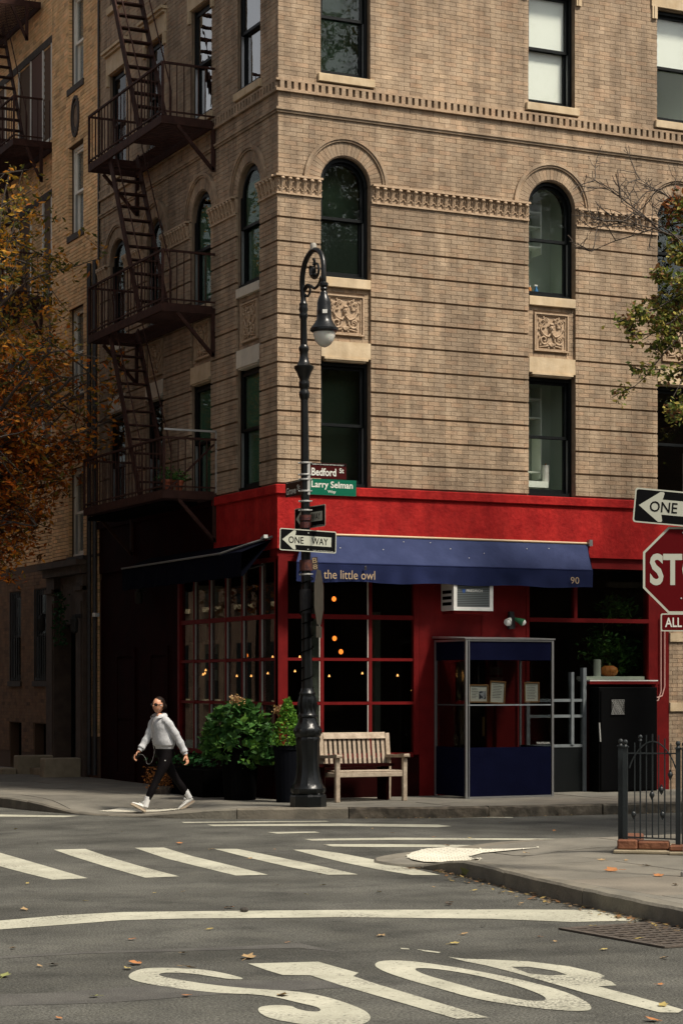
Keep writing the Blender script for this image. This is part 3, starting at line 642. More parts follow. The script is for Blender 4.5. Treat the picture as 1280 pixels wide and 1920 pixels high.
# shelves in the two kitchen windows belong to the rooms
for w, zz in ((wB1, (5.25, 5.83, 6.12, 6.42)), (wB2, (8.86, 9.18, 9.42))):
    for z in zz: MB().box(4.25, 4.86, -.86, -.58, z, z+.02, fm=FACES['F']).build('shelf', M_room['pale'], w)
    MB().box(4.86, 4.88, -.86, -.58, zz[0]-.1, zz[-1]+.2, fm=FACES['F']).build('shelf_upright', M_room['pale'], w)
MB().box(4.24, 4.86, -.7, -.34, 4.99, 5.09, fm=FACES['F']).build('worktop', M_room['pale'], wB1)
MB().box(4.24, 5.1, -.7, -.34, 8.0, 8.03, fm=FACES['F']).build('worktop', M_room['pale'], wB2)

# solid block behind the walls so daylight does not leak
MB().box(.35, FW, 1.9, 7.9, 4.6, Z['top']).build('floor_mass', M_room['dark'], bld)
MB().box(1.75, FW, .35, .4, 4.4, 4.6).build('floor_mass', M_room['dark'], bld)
MB().box(-.0, FW, .0, LW, Z['top'], Z['top']+.2).build('roof', M_mortar, bld)

# ------------------------------------------------------------ restaurant level
red = MB()
red.box(-.06, FW, -.3, .06, 4.675, 4.815, fm=FACES['F']); red.build('red_cornice', M_red, bld, bevel=.012)
MB().box(.301, 2.46, -.3, .06, 4.675, 4.815, fm=FACES['L']).build('red_cornice', M_red, bld, bevel=.012); MB().box(2.463, LW, -.3, .06, 4.675, 4.815, fm=FACES['L']).build('shaded_cornice', M_darkred, bld)
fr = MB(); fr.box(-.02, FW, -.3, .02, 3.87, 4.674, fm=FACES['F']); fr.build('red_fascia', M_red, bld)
MB().box(.30, 2.46, -.3, .02, 3.87, 4.674, fm=FACES['L']).build('red_fascia', M_red, bld); MB().box(2.463, LW, -.3, .02, 3.87, 4.674, fm=FACES['L']).build('shaded_fascia', M_darkred, bld)  # red darkened from here on for the shadow under the fire escape
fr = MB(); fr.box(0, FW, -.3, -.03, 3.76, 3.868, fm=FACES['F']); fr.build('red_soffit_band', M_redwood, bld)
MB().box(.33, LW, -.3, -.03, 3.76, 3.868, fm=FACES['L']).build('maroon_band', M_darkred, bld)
# front shop window bank
def bank(face, us, zs, name, m=M_redwood, thick=.05, base=.15, lab=None, gl=G_shop, wide=()):
    fm = FACES[face]; o = MB(); r = MB()
    for i, u in enumerate(us):
        w = .045 if i in wide or i in (0, len(us)-1) else .028
        r.box(u-w, u+w, -.09, -.0 if w > .03 else -.012, zs[0], zs[-1], fm=fm)
    w_ = r.build(name, m, bld)
    if lab: w_['label'] = lab
    for k, z in enumerate(zs):
        t = .035 if k in (0, len(zs)-1) or k == len(zs)-2 else .022
        for i in range(len(us)-1):
            wa = .045 if i in wide or i == 0 else .028; wb = .045 if i+1 in wide or i+1 == len(us)-1 else .028
            MB().box(us[i]+wa+.001, us[i+1]-wb-.001, -.085, -.016, z-t, z+t, fm=fm).build('glazing_bar', m, w_)
    for i in range(len(us)-1):
        for k in range(len(zs)-1):
            MB().box(us[i]+.02, us[i+1]-.02, -.055, -.049, zs[k]+.015, zs[k+1]-.015, fm=fm).build('pane', gl, w_)
            MB().box(us[i+1]-.040, us[i+1]-.031, -.047, -.02, zs[k]+.03, zs[k+1]-.03, fm=fm).build('glazing_bead', M_wframe if face == 'F' else mat('grey_bead', (.30, .30, .28), .7), w_) if i+1 < len(us)-1 else None
    return w_
zb = [.78, 1.57, 2.23, 2.87, 3.72]
bank('F', [.045, .725, 1.53, 2.31], zb, 'shop_window', lab='red framed grid of dark restaurant panes facing the crossing')
bank('L', [.055, .70, 1.40, 2.05, 2.72, 3.40, 4.05], zb, 'shop_window', lab='red framed grid of restaurant panes on the side street')
sf = MB()                                # stall risers, piers
sf.box(.004, 2.35, -.2, -.0, .12, .74, fm=FACES['F']); sf.box(.21, 4.04, -.2, -.0, .12, .74, fm=FACES['L'])
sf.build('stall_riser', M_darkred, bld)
for a_ in ((2.36, 2.62, -.25, -.002, .12, 3.759), (2.621, 4.24, -.25, -.002, 2.50, 3.759), (6.60, 6.93, -.25, -.002, .12, 3.759), (3.72, 4.24, -.25, -.012, .12, 2.49)): MB().box(*a_, fm=FACES['F']).build('red_wall', M_redwood, bld)
MB().box(.008, .16, .008, .16, .12, 3.76).build('corner_post', M_redwood, bld)
# entrance door in the vestibule
dr = MB(); ring(dr, (2.63, 3.71, .15, 2.49), (2.75, 3.59, .75, 2.3), -.16, -.08, FACES['F']); dr = dr.build('entrance_door', M_redwood, bld, label='red entrance door with a tall glass pane inside the vestibule')
MB().box(2.74, 3.6, -.13, -.125, .74, 2.31, fm=FACES['F']).build('pane', G_shop, dr)
MB().box(3.5, 3.53, -.08, -.05, 1.05, 1.35, fm=FACES['F']).build('door_handle', mat('brass', (.5, .3, .09), .3, metal=1), dr)
# right-hand shop window
r = MB(); fm = FACES['F']
for a in ((4.25, 4.31, 1.9, 3.759), (5.13, 5.19, 2.91, 3.759), (6.54, 6.60, 1.9, 3.759)): r.box(a[0], a[1], -.1, -.0, a[2], a[3], fm=fm)
r.box(4.311, 6.539, -.1, .01, 2.84, 2.905, fm=fm); r.box(4.311, 6.539, -.1, -.005, 3.70, 3.758, fm=fm); r.box(5.36, 6.68, -.12, .09, 1.86, 1.905, fm=fm)
rw = r.build('shop_window', M_redwood, bld, label='wide red framed shop window with plants and a pumpkin behind it')
MB().box(4.27, 6.57, -.06, -.054, 1.9, 3.75, fm=fm).build('pane', G_shop, rw)
MB().box(5.37, 6.66, -.28, .085, 1.907, 1.925, fm=fm).build('ledge', M_white, rw)
lw = MB(); lw.box(5.36, 6.60, -.25, -.01, .12, 1.855, fm=fm); lw.build('red_wall', M_darkred, bld)
# grey timber side door with glazing left of the cabinet
gd = MB()
for a in ((4.24, 4.30, .15, 1.9), (5.28, 5.34, .15, 2.12), (5.06, 5.11, .9, 2.05)): gd.box(a[0], a[1], -.06, .03, a[2], a[3], fm=fm)
for z in (.86, 1.33, 1.58): gd.box(4.301, 5.279, -.055, .012, z, z+.045, fm=fm)
gd.box(4.301, 5.279, -.05, 0, .15, .86, fm=fm)
M_greyp = mat('grey_blue_paint', (.12, .14, .15), .6, (.16, .18, .19), 8)
gd = gd.build('side_door', M_greyp, bld, label='grey framed glazed side door beside the vestibule')
MB().box(4.301, 5.279, -.03, -.026, .87, 1.9, fm=fm).build('pane', G_shop, gd)
MB().box(4.302, 5.278, -.049, .002, .152, .858, fm=fm).build('door_panel', M_frame, gd)
# brick beyond the red front
bricks('F', 6.935, FW, .12, 3.76, 0, []); MB().box(6.935, FW, -.25, -.012, .12, 3.759, fm=fm).build('wall', M_mortar, bld)
for z in (1.42, 2.55): MB().box(6.94, FW, -.01, .03, z, z+.14, fm=fm).build('stone_band', M_lime, bld)
# side street: plain dark red wall with doors beyond the windows
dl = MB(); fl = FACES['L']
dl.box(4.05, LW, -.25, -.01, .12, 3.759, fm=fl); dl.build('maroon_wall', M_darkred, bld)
for a, b in ((4.5, 5.4), (6.1, 7.1)):
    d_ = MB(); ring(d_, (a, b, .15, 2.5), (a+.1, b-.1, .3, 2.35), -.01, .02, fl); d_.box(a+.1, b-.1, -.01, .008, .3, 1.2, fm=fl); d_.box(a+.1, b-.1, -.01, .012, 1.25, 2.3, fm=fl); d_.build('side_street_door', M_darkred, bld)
# restaurant interior
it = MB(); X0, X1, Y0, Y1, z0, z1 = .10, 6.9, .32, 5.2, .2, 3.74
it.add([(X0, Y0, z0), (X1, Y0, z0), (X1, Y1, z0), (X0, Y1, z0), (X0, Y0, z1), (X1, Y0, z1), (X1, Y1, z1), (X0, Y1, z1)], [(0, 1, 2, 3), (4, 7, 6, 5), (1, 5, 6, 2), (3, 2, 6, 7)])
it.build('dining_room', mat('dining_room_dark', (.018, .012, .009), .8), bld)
# inner pier and picture wall seen through the side windows
MB().box(.75, .95, .5, .7, .2, 3.7).build('inner_column', mat('weathered_grey', (.10, .11, .10), .8, (.16, .17, .15), 8), bld)
MB().box(2.2, 2.3, 1.2, 1.3, .8, 3.0).build('pale_post', M_room['grey'], bld)
pw = MB().box(.12, .80, 4.05, 4.15, .2, 3.5).build('picture_wall', mat('cream_plaster', (.34, .33, .27), .9), bld)
for k, (x, z, w, h) in enumerate([(.2, 1.2, .16, .22), (.45, 1.25, .2, .26), (.2, 1.6, .18, .2), (.5, 1.62, .2, .3), (.2, 2.0, .18, .28), (.48, 2.1, .2, .26), (.2, 2.55, .2, .3), (.5, 2.6, .2, .36), (.3, .8, .25, .25)]):
    p = MB(); ring(p, (x, x+w, z, z+h), (x+.02, x+w-.02, z+.02, z+h-.02), 0, .02, lambda u, d, zz: (u, 4.05-d-.002, zz)); p.box(x+.02, x+w-.02, 0, .006, z+.02, z+h-.02, fm=lambda u, d, zz: (u, 4.048-d, zz)); p.build('wall_picture', mat('dark_wood', (.03, .015, .008), .5), bld)

# bricks into parts: the 300 that show largest, the rest joined
def flush_bricks(store, parent, m, vis):
    sc = []
    for t in store:
        f, u0, u1, d, za, zb_, dp = t; p = FACES[f]((u0+u1)/2, d, (za+zb_)/2)
        dx, dy = p[0]-CAM[0], p[1]-CAM[1]; dd = dx*_S+dy*_C; rr = dx*_C-dy*_S; px = 640+FPX*rr/dd; py = HOR-FPX*(p[2]-CAM[2])/dd
        area = (u1-u0)*(_C if f == 'F' else _S)/dd*(zb_-za)/dd if (0 < px < 1280 and 0 < py < 1920 and vis(px, py)) else 0
        sc.append((area, len(sc)))
    sc.sort(reverse=True); top = {i for a_, i in sc[:300]}; rest = MB(); um = unit.mesh('brick', m)
    for i, (f, u0, u1, d, za, zb_, dp) in enumerate(store):
        fmf = FACES[f]
        if i in top:
            o = link('brick', um, parent); o.location = fmf((u0+u1)/2, d-dp/2, (za+zb_)/2)
            o.scale = (u1-u0, dp, zb_-za) if f in 'FI' else (dp, u1-u0, zb_-za)
        else:
            vs = [fmf(x, y, z) for z in (za, zb_) for y in (d-dp, d) for x in (u0, u1)]
            rest.add(vs, [(4, 5, 7, 6), (0, 1, 3, 2), (2, 3, 7, 6), (0, 4, 6, 2), (1, 3, 7, 5)])
    rest.build('brickwork', m, parent, kind='stuff')
flush_bricks(BR, bld, M_brick, lambda x, y: y > 380)

# ================================================================= THE NEIGHBOUR
nbr = empty('yellow_brick_building', (0, LW, 0), label='yellow brick apartment building left of the corner building with white framed windows', cat='building')
NB = []; NV0, NV1 = LW+.02, 10.74; FL = FACES['L']; FR = FACES['R']
wz = [(4.25, 5.95), (7.27, 8.98), (10.33, 12.03), (13.12, 14.9)]
exc = [R_(8.86, 9.74, a, b) for a, b in wz]+[lambda z: (9.31-math.sqrt(max(0, 1-((z-12.54)/.40)**2))*.24, 9.31+math.sqrt(max(0, 1-((z-12.54)/.40)**2))*.24) if abs(z-12.54) < .40 else None]
bricks('L', NV0, NV1, 4.25, 16.6, .02, exc, store=NB, L=.215, joint=.010)
RW = ((11.72, 12.26), (13.10, 13.90), (14.9, 15.7)); RZ = ((6.6, 8.5), (9.66, 11.56), (12.72, 14.62))
exr = [R_(a, b, c, d) for a, b in RW for c, d in RZ]
bricks('R', 10.76, 18, 4.3, 17.4, 0, exr, store=NB, L=.215, joint=.012)
m = MB()
m.box(NV0, 8.86, -.5, .004, 4.2, 16.6, fm=FL); m.box(9.74, NV1, -.5, .004, 4.2, 16.6, fm=FL)
for lo, hi in ((4.2, 4.25), (5.95, 7.27), (8.98, 10.33), (12.03, 13.12), (14.9, 16.6)): m.box(8.86, 9.74, -.5, .004, lo, hi, fm=FL)
m.box(NV1+.003, 24, -.5, -.013, 4.25, 17.5, fm=FR)
m.box(NV1, 24, -1.5, .0, 4.1, 4.24, fm=FL)
o = m.build('wall', M_ymortar, nbr); 
M_soot = mat('sooty_lintel', (.035, .028, .022), .85, (.06, .045, .035), 8, coord='World')
WP = nbr
for a, b in wz:
    window('L', 8.86, 9.74, a+.02, b-.01, room=None, frame=M_wframe, gl=G_clear, up_shade=M_whiteback, lo_shade=M_whiteback, inset=.055)
    for k in range(int((b-a)/.067)): MB().box(9.728, 9.741, -.05, .02, a+.02+k*.067, a+.077+k*.067, fm=FL).build('brick', M_ybrick, nbr)
    MB().box(8.82, 9.78, -.3, .045, a-.10, a+.015, fm=FL).build('window_sill', M_soot, nbr)
for a, b in RW:
    for c, d in RZ:
        window('R', a, b, c+.01, d-.01, room=None, frame=M_wframe, gl=G_clear, up_shade=M_whiteback, lo_shade=M_whiteback)
        MB().box(a-.03, a+.0, -.25, .03, c, d, fm=FR).box(b, b+.03, -.25, .03, c, d, fm=FR).build('window_casing', M_wframe, nbr)
for z_ in (8.51, 11.57, 14.63): MB().box(10.9, 16.4, -.2, .02, z_, z_+.15, fm=FR).build('lintel_band', M_soot, nbr)
MB().box(12.31, 13.05, -.02, .01, 12.72, 14.62, fm=FR).build('brown_panel', mat('brown_brick_panel', (.10, .05, .035), .9), nbr)
# roundel
ro = MB(); n = 20
for rr, d in ((1.0, .045), (.72, .03)):
    for i in range(n):
        t0, t1 = 2*PI*i/n, 2*PI*(i+1)/n
        ro.prism([(9.31+.235*q*math.cos(t), 12.54+.395*q*math.sin(t)) for q, t in ((rr-.16, t0), (rr-.16, t1), (rr, t1), (rr, t0))], -.0, d, FL)
ro.build('roundel', M_soot, nbr)
MB().prism([(9.31+.23*math.cos(2*PI*i/24), 12.54+.39*math.sin(2*PI*i/24)) for i in range(24)], -.01, .012, FL).build('roundel_face', mat('brown_relief', (.14, .09, .055), .9, (.2, .14, .09), 20, bump=1, bscale=12, coord='World'), nbr)
# ground storey
NBD = []
gw = [(11.10, 11.95), (12.85, 13.62)]
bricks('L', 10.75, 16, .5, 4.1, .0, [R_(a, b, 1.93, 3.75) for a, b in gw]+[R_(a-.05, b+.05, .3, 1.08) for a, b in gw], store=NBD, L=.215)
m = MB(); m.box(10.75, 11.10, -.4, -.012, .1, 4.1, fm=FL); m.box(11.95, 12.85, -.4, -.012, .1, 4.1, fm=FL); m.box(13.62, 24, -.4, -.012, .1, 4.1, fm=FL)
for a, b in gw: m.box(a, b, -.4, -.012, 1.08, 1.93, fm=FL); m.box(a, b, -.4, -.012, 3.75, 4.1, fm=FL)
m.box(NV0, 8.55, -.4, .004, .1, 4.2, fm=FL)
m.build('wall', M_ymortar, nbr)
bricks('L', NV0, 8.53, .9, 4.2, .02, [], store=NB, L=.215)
for a, b in gw:
    window('L', a, b, 1.94, 3.74, room='black', gl=G_shop)
    g = MB(); g.box(a-.05, b+.05, -.3, .04, 1.82, 1.925, fm=FL); g.build('window_sill', M_soot, nbr)
    for k in range(6): MB().bar(FL(a+.08+k*(b-a-.16)/5, .02, 1.93), FL(a+.08+k*(b-a-.16)/5, .02, 3.74), .018).build('window_bar', M_ironb, nbr)
    MB().box(a, b, -.3, -.2, .3, 1.07, fm=FL).build('basement_hatch', M_black, nbr)
# stone portal
po = MB()
for a, b in ((8.55, 8.95), (10.25, 10.74)): po.box(a, b, -.3, .14, .1, 3.9, fm=FL); po.box(a-.0, b+.0, -.3, .19, 3.60, 3.68, fm=FL); po.box(a+.06, b-.06, .141, .16, .5, 3.4, fm=FL)
po.box(8.50, 10.79, -.3, .20, 3.91, 4.06, fm=FL); po.box(8.45, 10.84, -.3, .30, 4.063, 4.17, fm=FL); po.box(8.96, 10.24, -.3, .02, 3.0, 3.9, fm=FL)
po.build('stone_portal', mat('dark_brownstone', (.055, .038, .028), .9, (.08, .056, .04), 5, bump=.3, bscale=30, coord='World'), nbr)
pd = MB(); ring(pd, (8.96, 10.24, .45, 2.99), (9.1, 10.1, .6, 2.85), -.28, -.2, FL); pd.box(9.1, 10.1, -.27, -.25, .6, 2.85, fm=FL); pd.build('front_door', M_frame, nbr)
st = MB(); st.box(8.95, 10.25, -.28, .35, .1, .42, fm=FL); st.box(8.95, 10.25, .351, .62, .1, .27, fm=FL)
M_stoop = mat('worn_sandstone', (.22, .185, .12), .9, (.30, .25, .17), 5, bump=.3, bscale=20, coord='World')
st.build('entrance_step', M_stoop, nbr)
for a in (8.62, 10.27): MB().box(a, a+.28, .142, .85, .1, .50, fm=FL).build('stoop_block', M_stoop, nbr, bevel=.02)
MB().box(10.3, 10.9, .86, 1.15, .1, .26, fm=FL).build('stoop_block', M_stoop, nbr, bevel=.02)
for v in (LW+.10, LW+.42):               # rain pipes at the party wall
    MB().tube([(-.07, v, .2), (-.07, v, 9.6)], .045, 8).build('drainpipe', M_ironb, nbr, smooth=True)
MB().tube([(-.03, LW+.01, 9.6), (-.03, LW+.01, 15)], .018, 6).build('cable', M_ironb, nbr)
flush_bricks(NB, nbr, M_ybrick, lambda x, y: y < 480)
mb = MB()
for f, u0, u1, d, za, zb_, dp in NBD: mb.box(u0, u1, d-dp, d, za, zb_, fm=FL)
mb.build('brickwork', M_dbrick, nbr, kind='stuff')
for c in nbr.children: c.location = c.location+Vector((0, -LW, 0))
# ivy over the door
def leaves(pts, size, name, m, parent=None, aspect=.5, droop=0, **k):
    mb = MB(); R = random.random
    for p in pts:
        s = size*(.65+.7*R()); a, b = R()*2*PI, math.acos(2*R()-1); d = Vector((math.sin(b)*math.cos(a), math.sin(b)*math.sin(a), math.cos(b)*.6-droop)).normalized()
        t = d.cross(Vector((R()-.5, R()-.5, R()-.5))).normalized(); n = d.cross(t); p = Vector(p); w = s*aspect
        mb.add([p-d*s*.5, p+t*w*.5+n*s*.06, p+d*s*.5, p-t*w*.5+n*s*.06], [(0, 1, 2), (0, 2, 3)])
    me = mb.mesh(name, m, recalc=False); o = link(name, me, parent); return tag(o, **k) if k else o
def leafmat(name, cols, trans=.25, rough=.55):
    m = bpy.data.materials.new(name); m.use_nodes = True; nt = m.node_tree; N, L = nt.nodes, nt.links; b = N['Principled BSDF']; b.inputs['Roughness'].default_value = rough; b.inputs['Specular IOR Level'].default_value = .2
    g = N.new('ShaderNodeNewGeometry'); r = N.new('ShaderNodeValToRGB'); r.color_ramp.interpolation = 'CONSTANT'
    e = r.color_ramp.elements; n = len(cols)
    for i, c in enumerate(cols):
        x = e[0] if i == 0 else (e[1] if i == 1 else e.new(i/n)); x.position = i/n; x.color = (*c, 1)
    L.new(g.outputs['Random Per Island'], r.inputs[0]); L.new(r.outputs[0], b.inputs['Base Color'])
    tr = N.new('ShaderNodeBsdfTranslucent'); L.new(r.outputs[0], tr.inputs[0]); mx = N.new('ShaderNodeMixShader'); mx.inputs[0].default_value = trans
    o = N['Material Output']; L.new(b.outputs[0], mx.inputs[1]); L.new(tr.outputs[0], mx.inputs[2]); L.new(mx.outputs[0], o.inputs[0]); MATS[name] = m; return m
L_green = leafmat('green_leaves', [(.035, .10, .018), (.05, .13, .025), (.03, .08, .02), (.09, .19, .03), (.04, .12, .03)], .2)
L_dark = leafmat('dark_ivy_leaves', [(.01, .05, .012), (.015, .07, .015), (.02, .09, .02)], .15)
L_lime = leafmat('lime_leaves', [(.09, .22, .02), (.14, .28, .03), (.06, .16, .02)], .25)
L_autumn = leafmat('autumn_leaves', [(.70, .21, .022), (.38, .11, .014), (.62, .15, .018), (.16, .06, .014), (.78, .32, .04), (.50, .13, .018), (.14, .06, .014), (.68, .26, .035), (.20, .16, .03), (.30, .09, .015)], .40)
L_olive = leafmat('olive_autumn_leaves', [(.30, .20, .03), (.12, .12, .025), (.40, .24, .03), (.08, .09, .02), (.48, .22, .03), (.20, .17, .03), (.07, .07, .02), (.62, .32, .04), (.60, .24, .03)], .38)
L_right = leafmat('green_russet_leaves', [(.12, .16, .035), (.20, .22, .045), (.28, .23, .05), (.08, .11, .03), (.20, .10, .045), (.34, .30, .07), (.15, .19, .035)], .25)
M_bark = mat('grey_bark', (.05, .038, .03), .95, (.10, .08, .062), 9, bump=.8, bscale=25, coord='Object')
iv = empty('hanging_ivy', (-.2, 9.6, 3.6), label='small curtain of green ivy hanging in the dark doorway at left', cat='ivy')
leaves([(random.gauss(0, .05), random.gauss(.1, .13), -random.random()*1.0) for _ in range(220)], .07, 'foliage', L_dark, iv, .7)
MB().tube([(.05, .1, .15), (0, .1, -.4), (0, .12, -.95)], .008, 4).build('stem', M_bark, iv)

# ================================================================= ADDED HOUSES OUT OF VIEW (block low sky, mirrored in the window panes)
def house(x0, x1, y0, y1, h, faces, m, label):
    r = empty('added_house', ((x0+x1)/2, (y0+y1)/2, 0), label=label, cat='house'); ox, oy = r.location.x, r.location.y
    MB().box(x0-ox, x1-ox, y0-oy, y1-oy, 0, h).box(x0-ox-.25, x1-ox+.25, y0-oy-.25, y1-oy+.25, h+.003, h+.6).build('wall', m, r)
    wm = MB().box(-.55, .55, -.03, .03, 0, 1.8).mesh('window', M_frame); wl_ = MB().box(-.7, .7, -.06, .06, 0, .15).mesh('sill', M_lime)
    for f in faces:
        a, b = (x0, x1) if f in 'NS' else (y0, y1); n = int((b-a)/2.6)
        for i in range(n):
            c = a+(i+.5)*(b-a)/n; z = 1.4
            while z+2.2 < h:
                p = {'N': (c-ox, y1-oy+.02, z), 'S': (c-ox, y0-oy-.02, z), 'E': (x1-ox+.02, c-oy, z), 'W': (x0-ox-.02, c-oy, z)}[f]
                for me, dz in ((wm, 0), (wl_, -.17)):
                    o = link(me.name, me, r); o.location = (p[0], p[1], p[2]+dz)
                    if f in 'EW': o.rotation_euler = (0, 0, PI/2)
                z += 3.05
M_hb = mat('dark_house_brick', (.10, .055, .035), .9, (.15, .085, .055), 3, coord='World', bump=.3, bscale=12)
house(-30, -13.5, -6, 40, 10.5, 'E', M_hb, 'unseen brown brick house added across the side street to block sky, mirrored in the side windows')
house(-34, 26, -66, -50, 15, 'N', M_hb, 'unseen brown brick row added far behind the crossing to block sky, mirrored in the front panes')
house(3.6, 24, -28, -15.8, 9, 'NW', M_hb, 'low brown brick house added past the right edge behind the iron gate to block low sky')

# ================================================================= FIRE ESCAPES
def fire_escape(name, zt, v0, v1, label, stair_up=True, stair_down=False, rail=.82, X=-.9, x_in=-.06, sv=(3.6, 5.1), h=3.0, ladder=False):
    root = empty(name, (0, v0, zt), label=label, cat='fire escape', group='fire escapes on the side street')
    P = lambda x, v, z: Vector((x, v-v0, z-zt)); I = M_iron
    p = MB(); t = .13                            # deep edge channels
    p.box(X-.02, X+.02, 0, v1-v0, -t, 0); p.box(X+.021, x_in, 0, .04, -t, 0); p.box(X+.021, x_in, v1-v0-.04, v1-v0, -t, 0); p.box(x_in-.03, x_in, .041, v1-v0-.041, -t, 0)
    p.build('platform_frame', I, root)
    y = .09; hatch = (sv[1]-.9-v0, sv[1]+.15-v0)
    sl = MB().box(X+.03, x_in-.04, -.017, .017, -.04, -.02).mesh('slat', I)
    sl2 = MB().box(x_in-.30, x_in-.04, -.022, .022, -.04, -.02).mesh('slat', I)
    while y < v1-v0-.06:
        o = link('slat', sl2 if (stair_down and hatch[0] < y < hatch[1]) else sl, root); o.location = (0, y, 0); y += .10
    # brackets
    for v in (.02, v1-v0-.02): MB().bar((X+.25, v, -t-.01), (-.04, v, -.78), .05).bar((-.04, v, -.03), (-.04, v, -.80), .06, .05).build('bracket', I, root)
    # rails and balusters
    for zz, w in ((rail, .034), (.06, .024), (rail*.55 if ladder else rail-.0001, .02)):
        MB().bar((X, 0, zz), (X, v1-v0, zz), w).build('handrail', I, root)
        MB().bar((X+.018, 0, zz), (-.02, 0, zz), w).build('handrail', I, root); MB().bar((X+.018, v1-v0, zz), (-.02, v1-v0, zz), w).build('handrail', I, root)
    bal = MB().box(-.007, .007, -.007, .007, 0, rail).mesh('baluster', I); post = MB().box(-.018, .018, -.018, .018, 0, rail+.02).mesh('post', I)
    n = int((v1-v0)/.16)
    for i in range(1, n): o = link('baluster', bal, root); o.location = (X, (v1-v0)*i/n, 0)
    for v in (0, v1-v0):
        for i in range(1, 7): o = link('baluster', bal, root); o.location = (X+(x_in-X)*i/7, v, 0)
        o = link('post', post, root); o.location = (X, v, 0)
    # stair
    if stair_up:
        s = empty('stair'); s.parent = root
        va, vb = sv[0]-v0, sv[1]-v0
        sx = (X+.06, X+.56)
        for x in sx:
            MB().bar((x, va, 0), (x, vb, h), .025, .13).build('stringer', I, s)
        for x in sx:
            MB().tube([(x, va-.08, .02), (x, va-.10, .72), (x, va+.02, .95), (x, vb-.25, h+.1), (x, vb-.18, h+.55)], .012, 5).build('stair_rail', I, s)
        n = 12; tr = MB().box(sx[0]+.014, sx[1]-.014, -.07, .07, -.012, .012).mesh('tread', I)
        for k in range(1, n): o = link('tread', tr, s); o.location = (0, va+(vb-va)*k/n, h*k/n)
    return root
FEz = [4.90, 7.84, 10.78, 13.76]
f1 = fire_escape('fire_escape', FEz[2], 2.42, 5.95, 'brown iron fire escape balcony at the level of the upper windows', stair_down=True, h=FEz[3]-FEz[2])
f2 = fire_escape('fire_escape', FEz[1], 2.42, 5.95, 'dark iron fire escape balcony in the middle, below the arched windows', stair_down=True, h=FEz[2]-FEz[1])
f3 = fire_escape('fire_escape', FEz[0], 2.36, 6.2, 'lowest iron fire escape balcony carrying flower pots above the red fascia', h=FEz[1]-FEz[0], stair_down=False)
f5 = fire_escape('fire_escape', 12.55, 11.35, 15.4, 'iron fire escape balcony on the yellow brick building at upper left', h=3.0, sv=(12.4, 14.0), X=-.6, x_in=.25)
f6 = fire_escape('fire_escape', 9.5, 11.35, 15.4, 'iron fire escape balcony behind the autumn tree', h=3.05, sv=(12.4, 14.0), X=-.6, x_in=.25)
f7 = fire_escape('fire_escape', 15.6, 12.3, 15.8, 'iron fire escape balcony cut off by the top left corner', h=1.0, stair_up=False, X=-.6, x_in=.25)
for f, v in ((f3, 2.36),):
    MB().bar((-.9, .0, .95), (-.02, .0, .95), .03).bar((-.02, 0, -.02), (-.02, 0, .97), .03).build('corner_post', M_galv, f)
    MB().bar((-.88, .02, -.05), (-.05, .02, .75), .03).build('brace', M_iron, f)
    MB().box(-.85, -.3, .1, 3.8, -.22, -.16).build('folded_ladder_box', M_black, f)
# flower pots on the lowest fire escape
M_pot = mat('terracotta_pot', (.30, .075, .03), .8, (.36, .10, .045), 6)
for (px, s, lab) in ((316, 1.0, 'terracotta pot of green plants on the lowest fire escape'), (336, .75, 'smaller red pot at the right on the lowest fire escape')):
    q = VZ(px, 930, -.62); po = empty('flower_pot', (-.62, q[0], FEz[0]-.0), label=lab, cat='flower pot')
    MB().lathe([(.06*s, 0), (.095*s, .17*s), (.11*s, .17*s), (.11*s, .21*s), (.09*s, .21*s), (.08*s, .16*s)], 16).build('pot', M_pot, po, smooth=True)
    leaves([(random.gauss(0, .10*s), random.gauss(0, .12*s), .22*s+abs(random.gauss(0, .09*s))) for _ in range(160)], .05, 'foliage', L_green, po, .6)

# ================================================================= AWNINGS
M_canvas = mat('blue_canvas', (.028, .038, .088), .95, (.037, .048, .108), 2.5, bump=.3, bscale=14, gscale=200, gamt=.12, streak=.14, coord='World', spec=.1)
M_canvasd = mat('shaded_blue_canvas', (.006, .011, .045), .9, (.009, .015, .058), 2.5, bump=.2, bscale=60, coord='World', spec=.2)  # same cloth darkened: shade on valance and flaps put into the colour
M_gold = mat('gold_lettering', (.36, .26, .15), .7)
aw = empty('blue_awning', (.15, 0, 4.05), label='blue canvas awning over the restaurant front with gold lettering', cat='awning')
A0, A1, AD = U(553, -.38)-.15, U(1107, -.38)-.15, .40
ws = U(1098)-.15
mb = MB(); n = 44; rows = 6
vs = []
for i in range(n+1):
    t = i/n
    for k in range(rows+1):
        s = k/rows; x = (U(567)-.15)*(1-t)+ws*t; xf = A0*(1-t)+A1*t; sag = -.024*math.sin(PI*s)*(1-.5*math.sin(PI*4*t)**2)+.009*noise.noise(Vector((t*26, s*3, 0)))
        vs.append((x*(1-s)+xf*s, -(.03+AD*s), .03-.44*s+sag))
mb.add(vs, [(i*(rows+1)+k, (i+1)*(rows+1)+k, (i+1)*(rows+1)+k+1, i*(rows+1)+k+1) for i in range(n) for k in range(rows)])
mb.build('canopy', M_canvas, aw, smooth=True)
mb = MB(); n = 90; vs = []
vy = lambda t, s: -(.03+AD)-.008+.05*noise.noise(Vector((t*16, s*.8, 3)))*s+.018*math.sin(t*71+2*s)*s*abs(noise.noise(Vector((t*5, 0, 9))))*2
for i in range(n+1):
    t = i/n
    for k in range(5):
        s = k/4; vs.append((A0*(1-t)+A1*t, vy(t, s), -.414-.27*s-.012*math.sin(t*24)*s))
mb.add(vs, [(i*5+k, (i+1)*5+k, (i+1)*5+k+1, i*5+k+1) for i in range(n) for k in range(4)]); mb.build('valance', M_canvasd, aw, smooth=True)
